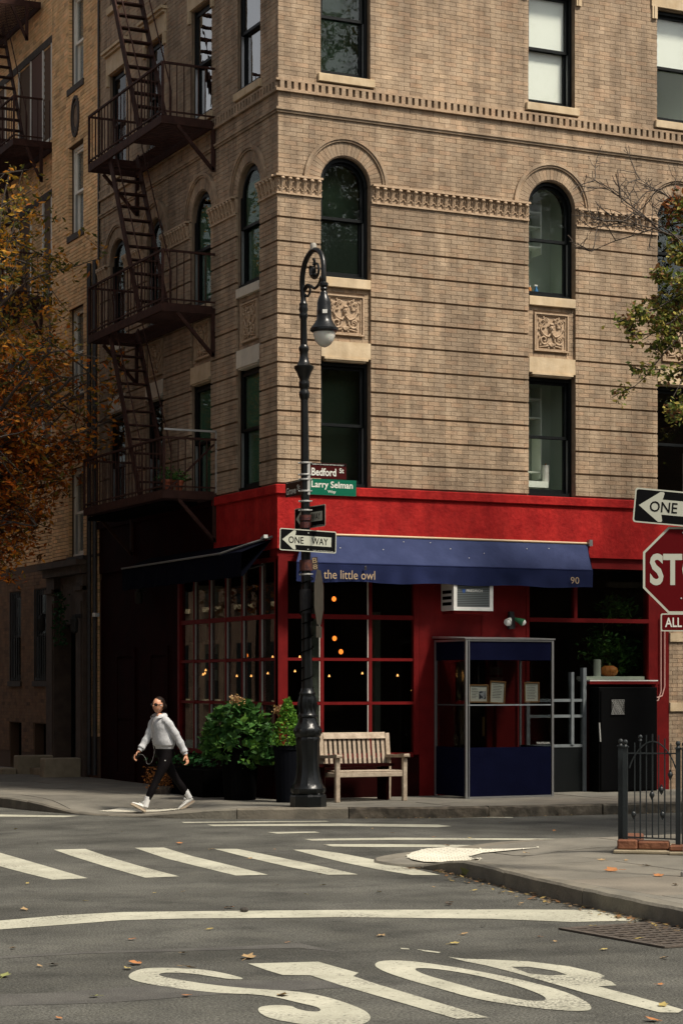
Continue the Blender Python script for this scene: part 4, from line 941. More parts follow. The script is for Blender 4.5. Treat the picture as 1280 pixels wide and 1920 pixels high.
for xs, xf in ((U(567)-.15, A0), (ws, A1)): mb = MB().add([(xs, -.03, .03), (xf, -.03-AD, -.41), (xf, -.03-AD, -.68), (xs, -.1, -.60)], [(0, 1, 2, 3)]); mb.build('end_flap', M_canvasd, aw)
MB().tube([(U(567)-.15, -.035, .045), (ws, -.035, .045)], .018, 8).build('roller_bar', mat('cream_bar', (.5, .36, .22), .6), aw)
MB().tube([(A0, -.43, -.408), (A1, -.43, -.408)], .014, 8).build('front_bar', M_canvasd, aw)
for x in (A0-.02, ws+.03): MB().box(x-.03, x+.03, -.1, -.03, -.0, .10).build('end_cap', M_alu, aw)
yt = -(.03+AD)-.046
xa, za = U(605, -.45)-.15, 0
text_obj('the little owl', U(606, -.46)-.15, U(702, -.46)-.15, -.64, -.51, yt, M_gold, aw, bold=.0)
text_obj('90', U(1068, -.46)-.15, U(1084, -.46)-.15, -.625, -.52, yt, M_gold, aw)
for t in (.16, .3, .38, .47, .53, .58, .64, .8, .88):         # small white specks on the cloth
    x = A0*(1-t)+A1*t; s = random.uniform(.15, .85); MB().box(x-.006, x+.006, -(.03+AD*s)-.006, -(.03+AD*s), .03-.44*s, .03-.44*s+.012).build('white_speck', M_white, aw)
oc = MB(); x = U(684, -.46)-.15; oc.ball((x, yt-.004, -.46), .02, 8, 5, (1, .4, 1.3)); oc.box(x-.016, x+.016, yt-.01, yt, -.50, -.475); oc.build('small_lamp', M_ironb, aw)
# folded awning on the side street
sa = empty('folded_awning', (0, .1, 3.95), label='folded dark awning along the side street wall', cat='awning')
mb = MB(); vs = []
for i in range(25):
    v = .05+5.2*i/24; vs += [(-.03, v, .06), (-.52, v, -.14+.01*math.sin(i*1.3)), (-.53+.015*math.sin(i*1.9), v, -.50+.015*math.sin(i*2.1)), (-.50, v, -.50)]
mb.add(vs, [(i*4+k, (i+1)*4+k, (i+1)*4+(k+1) % 4, i*4+(k+1) % 4) for i in range(24) for k in range(4)]); mb.build('folded_cloth', mat('night_blue_canvas', (.0025, .003, .007), .95, spec=.03), sa)
MB().tube([(-.03, .04, .10), (-.30, .3, .0), (-.54, .8, -.12), (-.54, 5.2, -.13)], .018, 6).build('front_bar', mat('dull_bar', (.12, .12, .115), .8), sa)
for v in (.35, 2.8): MB().tube([(-.03, v, -.3), (-.3, v+.2, -.38), (-.5, v, -.16)], .018, 6).build('folding_arm', M_ironb, sa)

# ================================================================= THINGS ON THE FRONT
ac = empty('air_conditioner', (U(849, -.38), -.0, 2.98), label='white window air conditioner sticking out under the awning', cat='air conditioner')
wA = U(922, -.40)-U(849, -.40)
a = MB(); a.box(0, wA, -.38, .02, 0, .42); a.build('housing', M_white, ac, bevel=.01)
a = MB(); ring(a, (-.004, wA+.004, -.0, .43), (.055, wA-.055, .055, .41), .382, .405, lambda u, d, z: (u, -d, z)); a.build('front_frame', M_white, ac)
MB().box(.055, wA-.055, -.392, -.382, .055, .41).build('grille', mat('grey_grille', (.07, .08, .08), .8), ac)
for k in range(13): MB().box(.056, wA-.056, -.3985, -.3925, .065+k*.027, .073+k*.027).build('grille_slat', mat('grille_grey', (.17, .19, .19), .5), ac)
text_obj('FRIEDRICH', .22, .50, .285, .325, -.4005, M_white, ac, name='lettering', bold=.012)
MB().prism([(.15, .28), (.175, .265), (.2, .28), (.2, .33), (.15, .33)], -.4, -.399, lambda p, t, q: (p, t, q)).build('badge', mat('blue_badge', (.03, .08, .25), .5), ac)
for z in (.08, .17, .26): MB().box(-.006, -.001, -.33, -.05, z, z+.05).build('side_louvre', M_black, ac)
MB().box(.02, wA-.02, -.36, 0, -.05, -.002).build('bracket_shelf', M_redwood, ac)
fl_ = empty('floodlight', (U(955), -.01, 2.86), label='twin floodlights on a black bracket on the red wall', cat='floodlight')
MB().box(-.05, .05, -.07, 0, -.14, .06).box(-.04, .04, -.06, 0, .062, .13).build('junction_box', M_ironb, fl_)
for s, mt, n_ in ((-1, M_white, 'left'), (1, mat('green_enamel', (.02, .12, .05), .4), 'right')):
    l = link('lamp_head', MB().lathe([(.02, 0), (.03, .03), (.045, .09), (.062, .15), (.055, .15)], 14).mesh('lamp_head', mt, True), fl_); l.location = (s*.04, -.08, .02); l.rotation_euler = (math.radians(115), 0, math.radians(s*48))
    link('bulb', MB().ball((0, 0, .14), .05, 10, 6).mesh('bulb', M_white, True), l)
MB().tube([(U(902), -.015, 2.92), (U(902), -.015, 2.52)], .006, 5).build('cable', M_redwood, bld)
MB().box(2.7, 4.2, -.04, -.003, 2.515, 2.56).build('door_head_moulding', M_redwood, bld)
# conduit pipes on the right red pier
for x, zb_ in ((U(1236), 1.55), (U(1243), 1.62)):
    MB().tube([(x, -.03, 2.95), (x, -.03, zb_+.2), (x-.05, -.03, zb_+.05), (x-.22, -.03, zb_)], .012, 6).build('conduit', mat('pink_white_pipe', (.50, .28, .24), .5), bld, smooth=True)
MB().box(U(1210), U(1223), -.06, -.002, 1.50, 1.64).build('meter_box', M_galv, bld)
# camera on the left of the corner
sc = empty('security_camera', (-.02, .25, 4.02), label='small security camera at the red corner above the folded awning', cat='camera')
MB().bar((0, 0, 0), (-.10, 0, .02), .03).build('arm', M_galv, sc); MB().bar((-.08, .1, .0), (-.12, -.12, .03), .06, .05).build('camera_body', M_galv, sc)
s2 = empty('security_camera', (-.03, V(187), VZ(187, 1153)[1]), label='tiny white security camera on the dark wall at left', cat='camera')
MB().bar((0, 0, 0), (-.1, -.05, 0), .07).build('camera_body', M_white, s2); MB().bar((.03, 0, .0), (-.0, 0, 0), .03).build('arm', M_white, s2)
wl = empty('wall_lantern', (-.02, V(275), VZ(275, 1120)[1]), label='small glass lantern on the dark maroon wall', cat='wall lamp')
MB().lathe([(.03, -.12), (.07, -.1), (.08, .08), (.03, .14)], 8, (-.12, 0, 0)).build('lantern_glass', mat('dusty_glass', (.03, .03, .028), .6, spec=.1), wl); MB().box(-.12, 0, -.015, .015, .10, .16).build('bracket', M_ironb, wl)
for (px, py, lab) in ((92, 1170, 'dark wall lantern between the barred window and the stone portal'), (168, 1172, 'dark wall lantern beside the drainpipes')):
    w2 = empty('wall_lantern', (-.02 if px < 100 else -.16, V(px), VZ(px, py)[1]), label=lab, cat='wall lamp')
    MB().lathe([(.03, -.16), (.07, -.12), (.08, .1), (.03, .18)], 8, (-.13, 0, 0)).build('lantern_glass', mat('dusty_glass', (.03, .03, .028), .6, spec=.1), w2); MB().box(-.13, 0, -.015, .015, .13, .2).build('bracket', M_ironb, w2)

# ---- vestibule
VX0, VX1, VD, VT = 2.60, 4.13, 1.0, 2.53
ve = empty('entrance_vestibule', (VX0, 0, .15), label='blue canvas entrance enclosure with clear windows and framed menus', cat='enclosure')
W = VX1-VX0; H = VT-.15; M_navy = mat('navy_canvas', (.0018, .0026, .0125), .95, (.0025, .0035, .016), 4, bump=.15, bscale=30, spec=.05)
ff = MB()
for x in (0, W-.035): ff.box(x, x+.035, -VD-.02, -VD+.015, 0, H)
ff.box(.036, W-.036, -VD-.016, -VD+.01, 0, .025); ff.box(.036, W-.036, -VD-.016, -VD+.01, H-.03, H)
for x in (0, W-.035): ff.box(x, x+.035, -.06, -.03, 0, H); ff.box(x, x+.035, -VD+.016, -.061, H-.03, H)
ff.box(.05, .062, -VD-.028, -VD-.02, 0, H)
ff.build('aluminium_frame', M_alu, ve)
zl, zh, zq = .76, 2.07, H-.03
for nme, a_, b_, mt in (('lower_panel', .026, zl, M_navy), ('clear_window', zl, zh, G_vinyl), ('upper_panel', zh, zq, M_navy)):
    MB().box(.036, W-.036, -VD-.002, -VD+.002, a_, b_).build(nme, mt, ve)
    for x in (.016, W-.018): MB().box(x, x+.004, -VD+.017, -.06, a_, b_).build(nme, mt, ve)
MB().box(.036, W-.036, -VD-.006, -VD-.003, 1.385, 1.405).build('rail_strip', M_greyp, ve)
MB().box(.016, .02, -VD+.02, -.06, 1.385, 1.405).build('rail_strip', M_greyp, ve)
MB().add([(-.02, -VD-.03, H-.0), (W+.02, -VD-.03, H-.0), (W+.02, -.002, H+.03), (-.02, -.002, H+.03), (-.02, -VD-.03, H+.02), (W+.02, -VD-.03, H+.02), (W+.02, -.002, H+.06), (-.02, -.002, H+.06)], [(0, 3, 2, 1), (4, 5, 6, 7), (0, 1, 5, 4), (1, 2, 6, 5), (2, 3, 7, 6), (3, 0, 4, 7)]).build('roof', M_alu, ve)
text_obj('THE LITTLE OWL', W-.30, W-.06, .80, .83, -VD-.008, M_white, ve)
M_pframe = mat('oak_frame', (.26, .12, .04), .5, (.32, .16, .06), 9); M_paper = mat('menu_paper', (.62, .60, .52), .8); M_ink = mat('ink', (.05, .05, .05), .8)
for k, (x0, x1, y0, y1, tl, lab) in enumerate(((879, 915, 1283, 1317, -.01, 'framed menu with a photograph, leftmost of the three frames in the vestibule window'), (917, 946, 1276, 1318, -.05, 'tall framed menu, middle one of the three frames'), (983, 1011, 1279, 1317, .01, 'small framed menu, rightmost of the three frames'))):
    xa, zt = UZ(x0, y0, -VD+.01); xb, zb2 = UZ(x1, y1, -VD+.01); w_, h_ = xb-xa, zt-zb2
    p = empty('framed_menu', (xa, -VD+.03, zb2), (0, -tl, 0), label=lab, cat='picture frame')
    q = MB(); ring(q, (0, w_, 0, h_), (.018, w_-.018, .018, h_-.018), 0, .02, lambda u, d, z: (u, -d, z)); q.build('frame', M_pframe, p)
    MB().box(.018, w_-.018, -.006, .0, .018, h_-.018).build('paper', M_paper, p)
    tx = MB()
    for j in range(9):
        zz = h_-.06-j*.024
        if zz > .05: tx.box(.05, (w_*.5 if k == 0 else w_-.05)-random.random()*.04, -.0075, -.0062, zz, zz+.006)
    tx.build('printed_text', M_ink, p)
    if k == 0: MB().box(w_*.53, w_-.035, -.008, -.0062, .05, h_-.10).build('photograph', mat('photo_print', (.03, .035, .05), .5, (.4, .4, .42), 14, 3, contrast=(.45, .55)), p)
    MB().tube([(w_/2, -.01, h_), (w_/2, -.01, h_+.28)], .002, 4).build('hanging_string', M_ink, p)
# hanging wooden sign inside
hs = empty('wooden_sign', (3.42, -.30, 1.55), label='brown wooden board hanging inside the vestibule', cat='sign')
for k in range(4): MB().box(0, .22, -.02, 0, k*.15, k*.15+.12).build('board', mat('brown_board', (.10, .03, .012), .6), hs)
# ---- cabinet by the right shop window
cb = empty('black_cabinet', (5.40, 0, .15), label='tall black metal cabinet with a mesh vent below the pumpkin', cat='cabinet')
M_cab = mat('black_cabinet_paint', (.0012, .0013, .0016), .7, spec=.06)
MB().box(0, 1.10, -.30, -.015, 0, 1.66).build('cabinet_body', M_cab, cb, bevel=.008)
MB().box(.03, 1.07, -.318, -.302, .03, 1.60).build('cabinet_door', M_cab, cb)
cv = MB(); xa = U(1145, -.32)-5.40; xb = U(1169, -.32)-5.40; cv.box(xa-.02, xb+.02, -.324, -.319, 1.20, 1.48); cv.build('vent_plate', M_cab, cb)
vm = MB()
for k in range(9): vm.bar((xa+(xb-xa)*k/8, -.328, 1.23), (xa+(xb-xa)*((k+3) % 9)/8, -.328, 1.46), .006); 
for k in range(8): vm.bar((xa, -.330, 1.235+k*.032), (xb, -.330, 1.235+k*.032), .007)
vm.build('vent_mesh', M_galv, cb); MB().bar((-.0, -.34, .8), (-.02, -.34, 1.1), .02).build('door_handle', M_galv, cb)

# pumpkin, candle, plants behind the glass
MB().box(5.4, 6.5, -.36, -.065, 1.93, 1.985, fm=FACES['F']).build('inner_sill', M_white, rw)
pk = empty('pumpkin', (U(1142, .18), .20, 1.986), label='orange pumpkin on the sill behind the right shop window', cat='pumpkin')
link('pumpkin_skin', MB().lathe([(.02, .02), (.08, .0), (.125, .04), (.14, .09), (.12, .14), (.07, .17), (.02, .155)], 40, flute=.06, nf=10).mesh('pumpkin_skin', mat('pumpkin_orange', (.55, .16, .03), .55, (.62, .22, .05), 8), True), pk)
MB().tube([(0, 0, .15), (.01, 0, .2), (.03, 0, .215)], [.015, .012, .01], 6).build('stalk', mat('stalk_green', (.10, .14, .04), .8), pk)
cd = empty('white_candle', (U(1120, .18), .20, 1.986), label='thick white candle left of the pumpkin', cat='candle')
MB().lathe([(.06, 0), (.06, .26), (.05, .27)], 16).build('candle_body', M_white, cd, smooth=True); MB().tube([(0, 0, .27), (0, 0, .30)], .004, 5).build('wick', M_black, cd)
for (px, py, r, lab) in ((1130, 1215, .42, 'leafy plant mass in the middle of the right shop window'), (1165, 1230, .36, 'dark leafy plant above the pumpkin'), (1155, 1143, .26, 'trailing plant near the top of the right shop window')):
    q = DP(px, 34.2, py); pp = empty('window_plant', (q.x, max(.5, q.y), q.z), label=lab, cat='plant')
    leaves([(random.gauss(0, r*.5), random.gauss(0, .10), random.gauss(0, r*.38)) for _ in range(420)], .11, 'foliage', L_green, pp, .35)
    MB().tube([(0, 0, r), (.02, 0, 0), (0, .02, -r*.8)], .008, 5).build('stem', M_bark, pp)
# pendant lamps glowing inside
M_glow = mat('pendant_glow', (.8, .3, .08), .5, emis=((1, .22, .03), 1.1)); M_glow2 = mat('ceiling_spot_glow', (.8, .3, .08), .5, emis=((1, .42, .12), 1.6))
for px, py, wh in ((626, 1123, 'highest of the orange pendant lamps glowing inside the restaurant'), (627, 1197, 'orange pendant lamp below the highest one, right of the lamp post'), (639, 1222, 'lowest orange pendant lamp of the three right of the lamp post'), (461, 1229, 'orange pendant lamp behind the side street panes above the hydrangea')):
    q = DP(px, 33.6, py); q.y = max(q.y, .6)
    t = empty('pendant_lamp', q, label=wh, cat='pendant lamp', group='round pendant lamps in the restaurant')
    MB().ball((0, 0, 0), .036, 12, 8, (1, 1, 1.15)).build('bulb', M_glow, t, smooth=True); MB().tube([(0, 0, .04), (0, 0, 3.7-q.z)], .004, 4).build('cord', M_black, t)
ORD = 'first second third fourth fifth sixth seventh eighth ninth tenth eleventh twelfth thirteenth fourteenth'.split()
LR = sorted((346, 367, 394, 444, 471, 502, 553, 617, 679, 745, 772, 376, 511, 562))
for px, py in ((346, 1264), (367, 1262), (394, 1260), (444, 1267), (471, 1267), (502, 1262), (553, 1258), (617, 1267), (679, 1262), (745, 1266), (772, 1293), (376, 1256), (511, 1231), (562, 1231)):
    q = DP(px, 35.0 if px > 500 else 34.2, py)
    if q.y < .5: q.y = .5
    if q.x < .25: q.x = .25
    t = empty('small_lamp', q, label=ORD[LR.index(px)]+' tiny glowing lamp from the left in the low row inside the restaurant', cat='lamp', group='tiny lamps in the low row inside the restaurant')
    MB().lathe([(.020, -.018), (.006, .018)], 8).build('lamp_shade', M_glow2, t)
# kitchen things in the windows above
M_blue = mat('blue_plastic', (.02, .16, .40), .4); M_teal = mat('teal_glass', (.05, .25, .25), .3)
q = empty('yellow_fruit', (4.64, .70, 5.86), label='yellow fruit on the shelf in the lower middle window', cat='fruit'); MB().ball((0, 0, .045), .055, 12, 8, (1.2, 1, .85)).build('fruit_skin', mat('yellow_skin', (.60, .40, .05), .5), q, smooth=True)
MB().tube([(0, 0, .08), (.01, 0, .105)], .006, 5).build('stalk', M_bark, q)
q = empty('paper_towel_roll', (U(1024, .42), .45, 5.09), label='paper towel roll standing on the worktop behind the lower middle window', cat='paper towel'); MB().lathe([(.055, 0), (.055, .27), (.02, .27)], 16).build('roll', M_white, q, smooth=True); MB().tube([(0, 0, .27), (0, 0, .3)], .012, 6).build('core', M_pframe, q)
for k, x in enumerate((4.42, 4.52, 4.66)):
    q = empty('jar', (x, .70, 5.27), label='small pale jar on the lowest shelf, '+('leftmost of three', 'middle one of three', 'rightmost of three')[k], cat='jar'); MB().lathe([(.03, 0), (.035, .05), (.025, .08), (.03, .09)], 10).build('jar_body', M_room['pale'], q, smooth=True); MB().lathe([(.031, .09), (.031, .105)], 10).build('lid', M_white, q)
q = empty('kitchen_tap', (4.44, .42, 8.03), label='curved chrome tap in the middle arched window', cat='tap'); MB().tube([(.12*math.cos(PI*(1-i/8)), 0, .22+.12*math.sin(PI*i/8)) for i in range(9)]+[(.12, 0, .15)], .009, 6).tube([(-.12, 0, 0), (-.12, 0, .22)], .010, 6).build('spout', M_alu, q); MB().lathe([(.025, 0), (.02, .03)], 8, (-.12, 0, 0)).build('tap_base', M_alu, q)
q = empty('spray_bottle', (4.67, .40, 8.03), label='blue spray bottle beside the tap', cat='bottle'); MB().lathe([(.035, 0), (.035, .1), (.014, .14), (.014, .17)], 10).build('bottle_body', M_blue, q, smooth=True); MB().box(-.035, .02, -.012, .012, .17, .195).build('trigger_head', M_white, q)
q = empty('soap_bottle', (4.55, .40, 8.03), label='orange bottle between the tap and the spray bottle', cat='bottle'); MB().lathe([(.03, 0), (.03, .12), (.02, .15)], 10).build('bottle_body', mat('orange_plastic', (.6, .22, .05), .4), q, smooth=True); MB().lathe([(.016, .15), (.016, .175)], 8).build('cap', M_white, q)
q = empty('blue_bowl', (4.44, .38, 8.03), label='blue and white packet at the left of the arched kitchen window', cat='packet'); MB().box(-.08, .06, -.03, .03, 0, .09).build('packet_body', M_blue, q, bevel=.01); MB().box(-.07, .05, -.032, -.0305, .02, .06).build('packet_label', M_white, q)
for k, x in enumerate((4.40, 4.45, 4.5, 4.56, 4.62, 4.68)):
    q = empty('drinking_glass', (x, .68, 9.20), label=ORD[k]+' drinking glass from the left on the arched kitchen window shelf', cat='glass', group='glasses on the arched kitchen window shelf'); MB().lathe([(.018, 0), (.022, .08), (.02, .08), (.016, .005)], 8).build('glass_body', M_room['pale'], q, smooth=True)
q = empty('blue_vase', (4.46, .68, 9.44), label='round blue vase on the top shelf of the arched kitchen window', cat='vase'); MB().lathe([(.03, 0), (.06, .05), (.05, .1), (.02, .13), (.025, .15)], 14).build('vase_body', mat('cobalt', (.01, .04, .25), .3), q, smooth=True)
q = empty('stacked_ornament', (4.66, .68, 9.44), label='pale stacked ornament beside the blue vase', cat='ornament'); MB().lathe([(.06, 0), (.065, .03), (.03, .045), (.05, .07), (.025, .09), (.04, .11), (.02, .13), (.028, .15), (.005, .18)], 14).build('ornament_body', M_room['pale'], q, smooth=True)

# ================================================================= STREET LAMP
LD = 29.2; LPX = FPX/LD
lb = DP(578, LD); lb.z = .145
lamp = empty('street_lamp', lb, (0, -.0098, -YAW), label='black cast iron street lamp with a curled crook top and bell lantern at the kerb', cat='street lamp')
lz = lambda y: (HOR-y)/LPX+CAM[2]-.145
def prof(l): return [(w/LPX, lz(y)) for w, y in l]
MB().lathe(prof([(34, 1514), (34, 1493), (33, 1490), (30, 1488), (29, 1486)]), 8).build('base_plinth', M_post, lamp)
MB().lathe(prof([(30, 1487), (31.5, 1484), (31.5, 1478), (29, 1475), (26, 1468), (22.5, 1455), (20.5, 1440), (20, 1420), (21, 1400), (22, 1390), (23, 1386), (21.5, 1382), (24, 1379), (25.5, 1374), (25.5, 1368), (23, 1363), (20, 1359), (17, 1352), (16, 1346), (18, 1344), (18, 1341), (15.5, 1338), (15, 1325), (16.5, 1316), (15, 1308), (14, 1303), (15, 1300), (12, 1296), (10.5, 1290)]), 24, flute=.035, nf=12).build('base', M_post, lamp, smooth=True)
orn = MB()
for a in range(12):                      # leaf ornaments on the base collars
    t = 2*PI*a/12
    for w, y, r in ((24.5, 1369, .022), (17.5, 1343, .014), (30, 1480, .022)): orn.ball((w/LPX*math.cos(t), w/LPX*math.sin(t), lz(y)), r, 6, 4)
    orn.tube([(15.5/LPX*math.cos(t), 15.5/LPX*math.sin(t), lz(1336)), (17/LPX*math.cos(t), 17/LPX*math.sin(t), lz(1320)), (14.5/LPX*math.cos(t), 14.5/LPX*math.sin(t), lz(1306))], [.006, .016, .006], 5)
orn.build('base_ornament', M_post, lamp, smooth=True)
MB().lathe(prof([(10.5, 1292), (10, 1250), (9.5, 1200), (9.3, 1100), (9, 1000), (8.2, 900), (7.3, 780), (7.1, 748)]), 16).build('shaft', M_post, lamp, smooth=True)
MB().lathe(prof([(7.1, 750), (9, 745), (10, 740), (10, 736), (8, 732), (8, 728), (10, 725), (10, 718), (8.5, 712), (11, 706), (14, 698), (18.5, 691), (18.5, 687), (13, 684), (9.5, 676), (8, 668), (8, 660), (9.5, 656), (9.5, 651), (7, 647)]), 20).build('collar', M_post, lamp, smooth=True)
MB().lathe(prof([(6.8, 648), (6.2, 600), (8, 594), (8, 590), (7, 586), (9, 580), (7.5, 574), (8, 570), (5.5, 566), (5.2, 556)]), 16).build('upper_shaft', M_post, lamp, smooth=True)
kx, ky = 37/LPX, -.55
def ck(px, y, s): return (-.065+(px-570)/LPX+.065, ky*s, lz(y))
crk = catmull([ck(570, 562, 0), ck(568, 530, 0), ck(571, 505, .08), ck(578, 487, .25), ck(590, 477, .5), ck(602, 484, .75), ck(608, 503, .92), ck(609, 530, 1), ck(609, 547, 1)], 5)
MB().tube(crk, [.040-.006*i/len(crk) for i in range(len(crk))], 10).build('crook', M_post, lamp, smooth=True)
sc_ = MB()
sp = [ck(594+9*(1-i/26)*math.cos(2.6+i*.30)*1.2, 512-20*(1-.75*i/26)*math.sin(2.6+i*.30), .5+.3*math.cos(2.6+i*.3)*(1-i/26)) for i in range(27)]
sc_.tube(sp, [.024*(1-.5*i/26) for i in range(27)], 7)
sc_.tube(catmull([ck(571, 545, .0), ck(577, 537, .15), ck(585, 541, .3), ck(592, 547, .45), ck(600, 541, .6), ck(604, 530, .8)], 4), .021, 7)
sc_.tube(catmull([ck(571, 548, 0), ck(580, 538, .1), ck(583, 548, .12), ck(578, 557, .08), ck(574, 553, .05)], 4), .017, 6)
sc_.tube(catmull([ck(590, 505, .5), ck(592, 498, .5), ck(590, 492, .5)], 3), [.022]*7, 6); sc_.ball(ck(590, 516, .5), .05, 8, 6, (.8, .8, 1.5))
for a in range(5): sc_.ball((ck(590, 516, .5)[0]+.03*math.cos(a*1.3), ky*.5+.03*math.sin(a*1.3), lz(523)), .022, 6, 4)
sc_.build('scroll', M_post, lamp, smooth=True)
hx = ck(609, 0, 1)[0]
PR = lambda l: prof(l)
MB().lathe(PR([(5, 543), (8.5, 546), (8.5, 550), (5.5, 553), (7, 556), (5, 560), (7, 563), (7, 567), (9, 570), (11, 575), (13, 582), (13, 594), (13.8, 596), (13.5, 600), (14, 612), (18, 619), (23.5, 626), (26, 629), (26, 633), (22, 636)]), 24, (hx, ky, 0)).build('lantern_hood', M_post, lamp, smooth=True)
gl_ = bpy.data.materials.new('frosted_globe'); gl_.use_nodes = True; b_ = gl_.node_tree.nodes['Principled BSDF']; b_.inputs['Base Color'].default_value = (.62, .62, .56, 1); b_.inputs['Roughness'].default_value = .22; b_.inputs['Subsurface Weight'].default_value = .2
MB().lathe(PR([(20.5, 635), (20, 642), (17, 651), (12, 658), (6, 662), (2, 663.5)]), 24, (hx, ky, 0)).build('globe', gl_, lamp, smooth=True)
MB().box(hx-.02, hx+.045, ky-.112, ky-.098, lz(603), lz(596)).build('number_plate', M_white, lamp)
px_ = ck(590, 0, .5)[0]; MB().lathe([(.045, lz(476)), (.045, lz(467)), (.035, lz(464))], 12, (px_, ky*.5, 0)).build('light_sensor', mat('grey_sensor', (.30, .28, .24), .6), lamp, smooth=True)
wr = MB()                                 # wires and tape wound round the shaft
for j in range(4):
    z0_ = lz(1290-j*60); wr.tube([((.085+.004*j)*math.cos(i*.5+j*2), (.085+.004*j)*math.sin(i*.5+j*2), z0_+i*.014) for i in range(22)], .009, 5)
wr.build('wound_wire', M_black, lamp)
for y0_, y1_, c_ in ((966, 976, (.10, .02, .012)), (979, 990, (.10, .02, .012)), (1050, 1070, (.09, .022, .01)), (1105, 1150, (.02, .02, .02))):
    MB().lathe([(.080 if y0_ < 1000 else .088, lz(y1_)), (.082 if y0_ < 1000 else .090, lz(y0_))], 14).build('sticker_band', mat('band_%d' % y0_, c_, .7, (c_[0]*.3, c_[1]*.3, .01), 20), lamp)
for y_ in (868, 890, 899, 921, 940, 957, 1077):
    MB().lathe([(.073, lz(y_)-.012), (.077, lz(y_)-.008), (.077, lz(y_)+.008), (.073, lz(y_)+.012)], 14).build('clamp_band', M_galv, lamp)
    MB().ball((-.085, -.02, lz(y_)), .014, 6, 4).ball((.085, -.03, lz(y_)), .012, 6, 4).build('bolt', M_galv, lamp)
# ------------------------------------------------------------ signs
S_black = mat('sign_black', (.003, .003, .0035), .5, spec=.08); S_white = mat('sign_white', (.42, .43, .36), .6, spec=.2); S_green = mat('sign_green', (.002, .105, .058), .5, spec=.15); S_brown = mat('sign_maroon', (.042, .0035, .0035), .5, spec=.1); S_red = mat('sign_red', (.085, .0015, .003), .5, spec=.1); S_back = mat('sign_back', (.040, .036, .028), .6, (.06, .052, .04), 9, spec=.15)
S_wtxt = mat('sign_white_lettering', (.62, .62, .56), .5); S_dkbrown = mat('dark_brown_sign', (.014, .006, .006), .4)
def rr(w, h, r, n=4):
    out = []
    for cx, cy, a0 in ((w/2-r, h/2-r, 0), (-w/2+r, h/2-r, PI/2), (-w/2+r, -h/2+r, PI), (w/2-r, -h/2+r, 1.5*PI)):
        out += [(cx+r*math.cos(a0+PI/2*i/n), cy+r*math.sin(a0+PI/2*i/n)) for i in range(n+1)]
    return out
XZ = lambda p, t, q: (p, t, q)
def flat(name, poly, y, m, parent, holes=()): return MB().poly(poly, list(holes), lambda x, z: (x, y, z)).build(name, m, parent)
def one_way(loc, rz, roll, label, name='one_way_sign'):
    r = empty(name, loc, (0, roll, rz), label=label, cat='sign'); w, h = .914, .305
    MB().prism(rr(w, h, .025), 0, -.003, XZ).build('plate', S_white, r)
    flat('black_face', rr(w-.026, h-.026, .018), -.0036, S_black, r)
    ar = [(-.415, 0), (-.235, .132), (-.205, .132), (-.198, .12), (-.21, .066), (.375, .066), (.375, -.066), (-.21, -.066), (-.198, -.12), (-.205, -.132), (-.235, -.132)]
    flat('arrow', ar, -.0042, S_white, r)
    text_obj('ONE', -.318, -.075, -.047, .047, -.006, S_black, r, bold=.01); text_obj('WAY', .055, .32, -.047, .047, -.006, S_black, r, bold=.01)
    text_obj('DEPT. OF TRANSPORTATION', .08, .41, -.134, -.124, -.0045, S_wtxt, r)
    for z in (-.12, .105): MB().ball((0, -.006, z), .010, 8, 4, (1, .5, 1)).build('bolt', M_galv, r)
    return r
def lp(y, off=0): c = 578-9.2*(1513-y)/950.; return DP(c+off, LD, y)
r0 = math.radians
q = DP(577.5, LD-.16, 1014); one_way(q, r0(6.3), r0(1.2), 'black and white ONE WAY arrow sign facing the viewer on the lamp post')
q = DP(581, LD+.12, 970); one_way(q, r0(-90+3), r0(0), 'second ONE WAY sign behind the lamp post, turned to the side street')
def street_sign(loc, rz, w, h, m, parts, label, x0=.0):
    r = empty('street_name_sign', loc, (0, 0, rz), label=label, cat='sign')
    MB().prism([(x0, 0), (x0+w, 0), (x0+w, h), (x0, h)], -.004, .004, XZ).build('plate', m, r)
    for f_, a, b, c, d, bo in parts: text_obj(f_, x0+a, x0+b, c, d, -.006, S_wtxt, r, bold=bo)
    return r
q = DP(581, LD-.02, 896); s1 = street_sign(q, 0, .56, .218, S_brown, [('Bedford', .02, .40, .035, .145, .02), ('St', .45, .52, .085, .155, .015), ('GREENWICH VILLAGE HISTORIC DISTRICT', .03, .52, .188, .202, .01)], 'maroon street name sign reading Bedford St', 0)
MB().box(.004, .556, -.0052, -.0045, .180, .212).build('dark_strip', S_black, s1)
for c in s1.children:
    if c.name.startswith('lettering'): c.location.y = -.002
q = DP(581, LD-.02, 927); s2_ = street_sign(q, 0, .715, .222, S_green, [('Larry Selman', .02, .66, .075, .195, .02), ('Way', .27, .395, .02, .07, .012)], 'green street name sign reading Larry Selman Way')
for s_, h_ in ((s1, .22), (s2_, .222)): MB().box(-.045, -.003, -.014, .014, -.005, h_).build('mount_bracket', M_galv, s_)
q = DP(566.5, LD-.05, 927); q = Vector(q); st3 = street_sign(q, r0(-90), .56, .215, S_dkbrown, [('Grove', .03, .36, .03, .13, .02), ('St', .40, .50, .075, .15, .015), ('GREENWICH VILLAGE HISTORIC DISTRICT', .03, .52, .19, .203, .01)], 'dark street name sign reading Grove St left of the lamp post', -.56)
